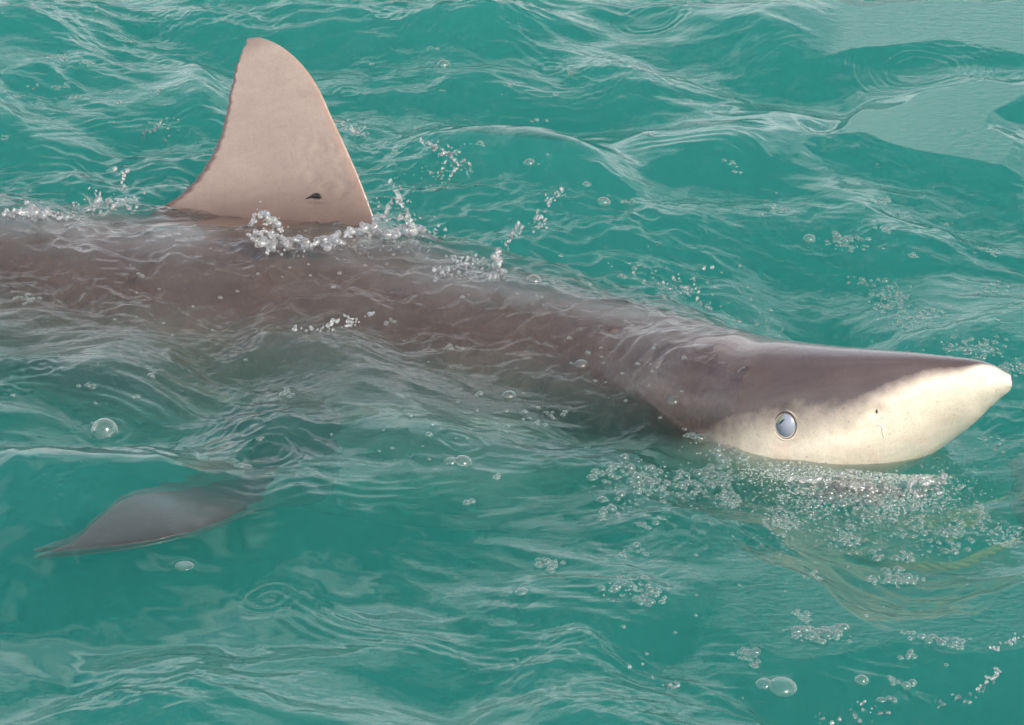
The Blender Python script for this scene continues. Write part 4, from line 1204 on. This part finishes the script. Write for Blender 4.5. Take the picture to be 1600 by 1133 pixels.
splash('splash', 'broken clear water along the gum line under the snout', (1300, 765),
       [[(1225, 748, 3), (1255, 752, 4), (1285, 748, 4), (1310, 740, 3.5), (1345, 738, 3)], [(1300, 770, 7), (1325, 760, 8), (1345, 764, 6), (1380, 768, 5), (1405, 766, 5), (1440, 752, 6), (1462, 756, 6), (1480, 740, 4)],
        [(1330, 790, 7), (1350, 786, 6), (1370, 782, 5)], [(1440, 775, 6), (1425, 768, 4)]],
       spray([(1220, 760), (1330, 770), (1480, 735)], 40, 10, 1.3, 3.4))

# ------------------------------------------------------------------ bait at the right edge, under water
M_BAIT = mat_plain('bait_flesh', (0.34, 0.21, 0.07), .5, .4, bump=.5, bscale=60, var=.5)
M_ROPE = mat_plain('rope_fibre', (0.50, 0.40, 0.16), .6, .3, bump=.5, bscale=300, var=.4)
q0 = P(1645, 830, -.22)
bv_ = sv * np.array([.034, .11, .035]); bv_ = bv_ * (1 + .35 * gnoise(sv[:, 0] * 2.2 + 4, sv[:, 1] * 2.2 + sv[:, 2], 81)[:, None])
bait = link('bait', mesh_np('bait', bv_, sf), M_BAIT); bait.location = q0; bait.rotation_euler = (0, 0, .3)
tag(bait, 'yellowish brown bait under the water at the right edge of the picture', 'bait')
rope = bpy.data.objects.new('bait_rope', None); COL.objects.link(rope)
rpd = smooth_path([P(1610, 838, -.24), P(1545, 862, -.225), P(1490, 884, -.22), P(1420, 884, -.235), P(1360, 876, -.27), P(1320, 850, -.34)], 160)
rtg = np.gradient(rpd, axis=0); rtg /= np.linalg.norm(rtg, axis=1)[:, None]
ra_ = np.cross(rtg, [0, 0, 1.0]); ra_ /= np.linalg.norm(ra_, axis=1)[:, None]; rb_ = np.cross(rtg, ra_)
for k in range(3):
    ph = np.linspace(0, 60, 160) + k * 2 * math.pi / 3
    part('strand', tube(rpd + (np.cos(ph)[:, None] * ra_ + np.sin(ph)[:, None] * rb_) * .0032, .0034, 8), M_ROPE, rope)
tag(rope, 'tan bait rope curving under the water below the snout', 'rope')

# small lips of water round the larger bubbles
for (px_, py_, r_, fl_, lab), p_ in zip(BIG, big3):
    R_ = r_ * PXM
    i0_, i1_ = np.searchsorted(GX, [p_[0] - 3 * R_, p_[0] + 3 * R_]); j0_, j1_ = np.searchsorted(GY, [p_[1] - 3 * R_, p_[1] + 3 * R_])
    dr = np.sqrt((X[i0_:i1_, j0_:j1_] - p_[0]) ** 2 + (Y[i0_:i1_, j0_:j1_] - p_[1]) ** 2)
    Z[i0_:i1_, j0_:j1_] += .10 * R_ * np.exp(-np.clip(dr - R_, 0, None) / (.25 * R_)) * (dr > R_ * .8) - .12 * R_ * (dr <= R_ * .8)
for k in order[:NIND]:
    R_ = BB[k][2] * PXM; p_ = bp3[k]
    i0_, i1_ = np.searchsorted(GX, [p_[0] - 3 * R_, p_[0] + 3 * R_]); j0_, j1_ = np.searchsorted(GY, [p_[1] - 3 * R_, p_[1] + 3 * R_])
    dr = np.sqrt((X[i0_:i1_, j0_:j1_] - p_[0]) ** 2 + (Y[i0_:i1_, j0_:j1_] - p_[1]) ** 2)
    Z[i0_:i1_, j0_:j1_] += .18 * R_ * np.exp(-((dr - R_) / (.4 * R_)) ** 2)
sea_o = build_water()
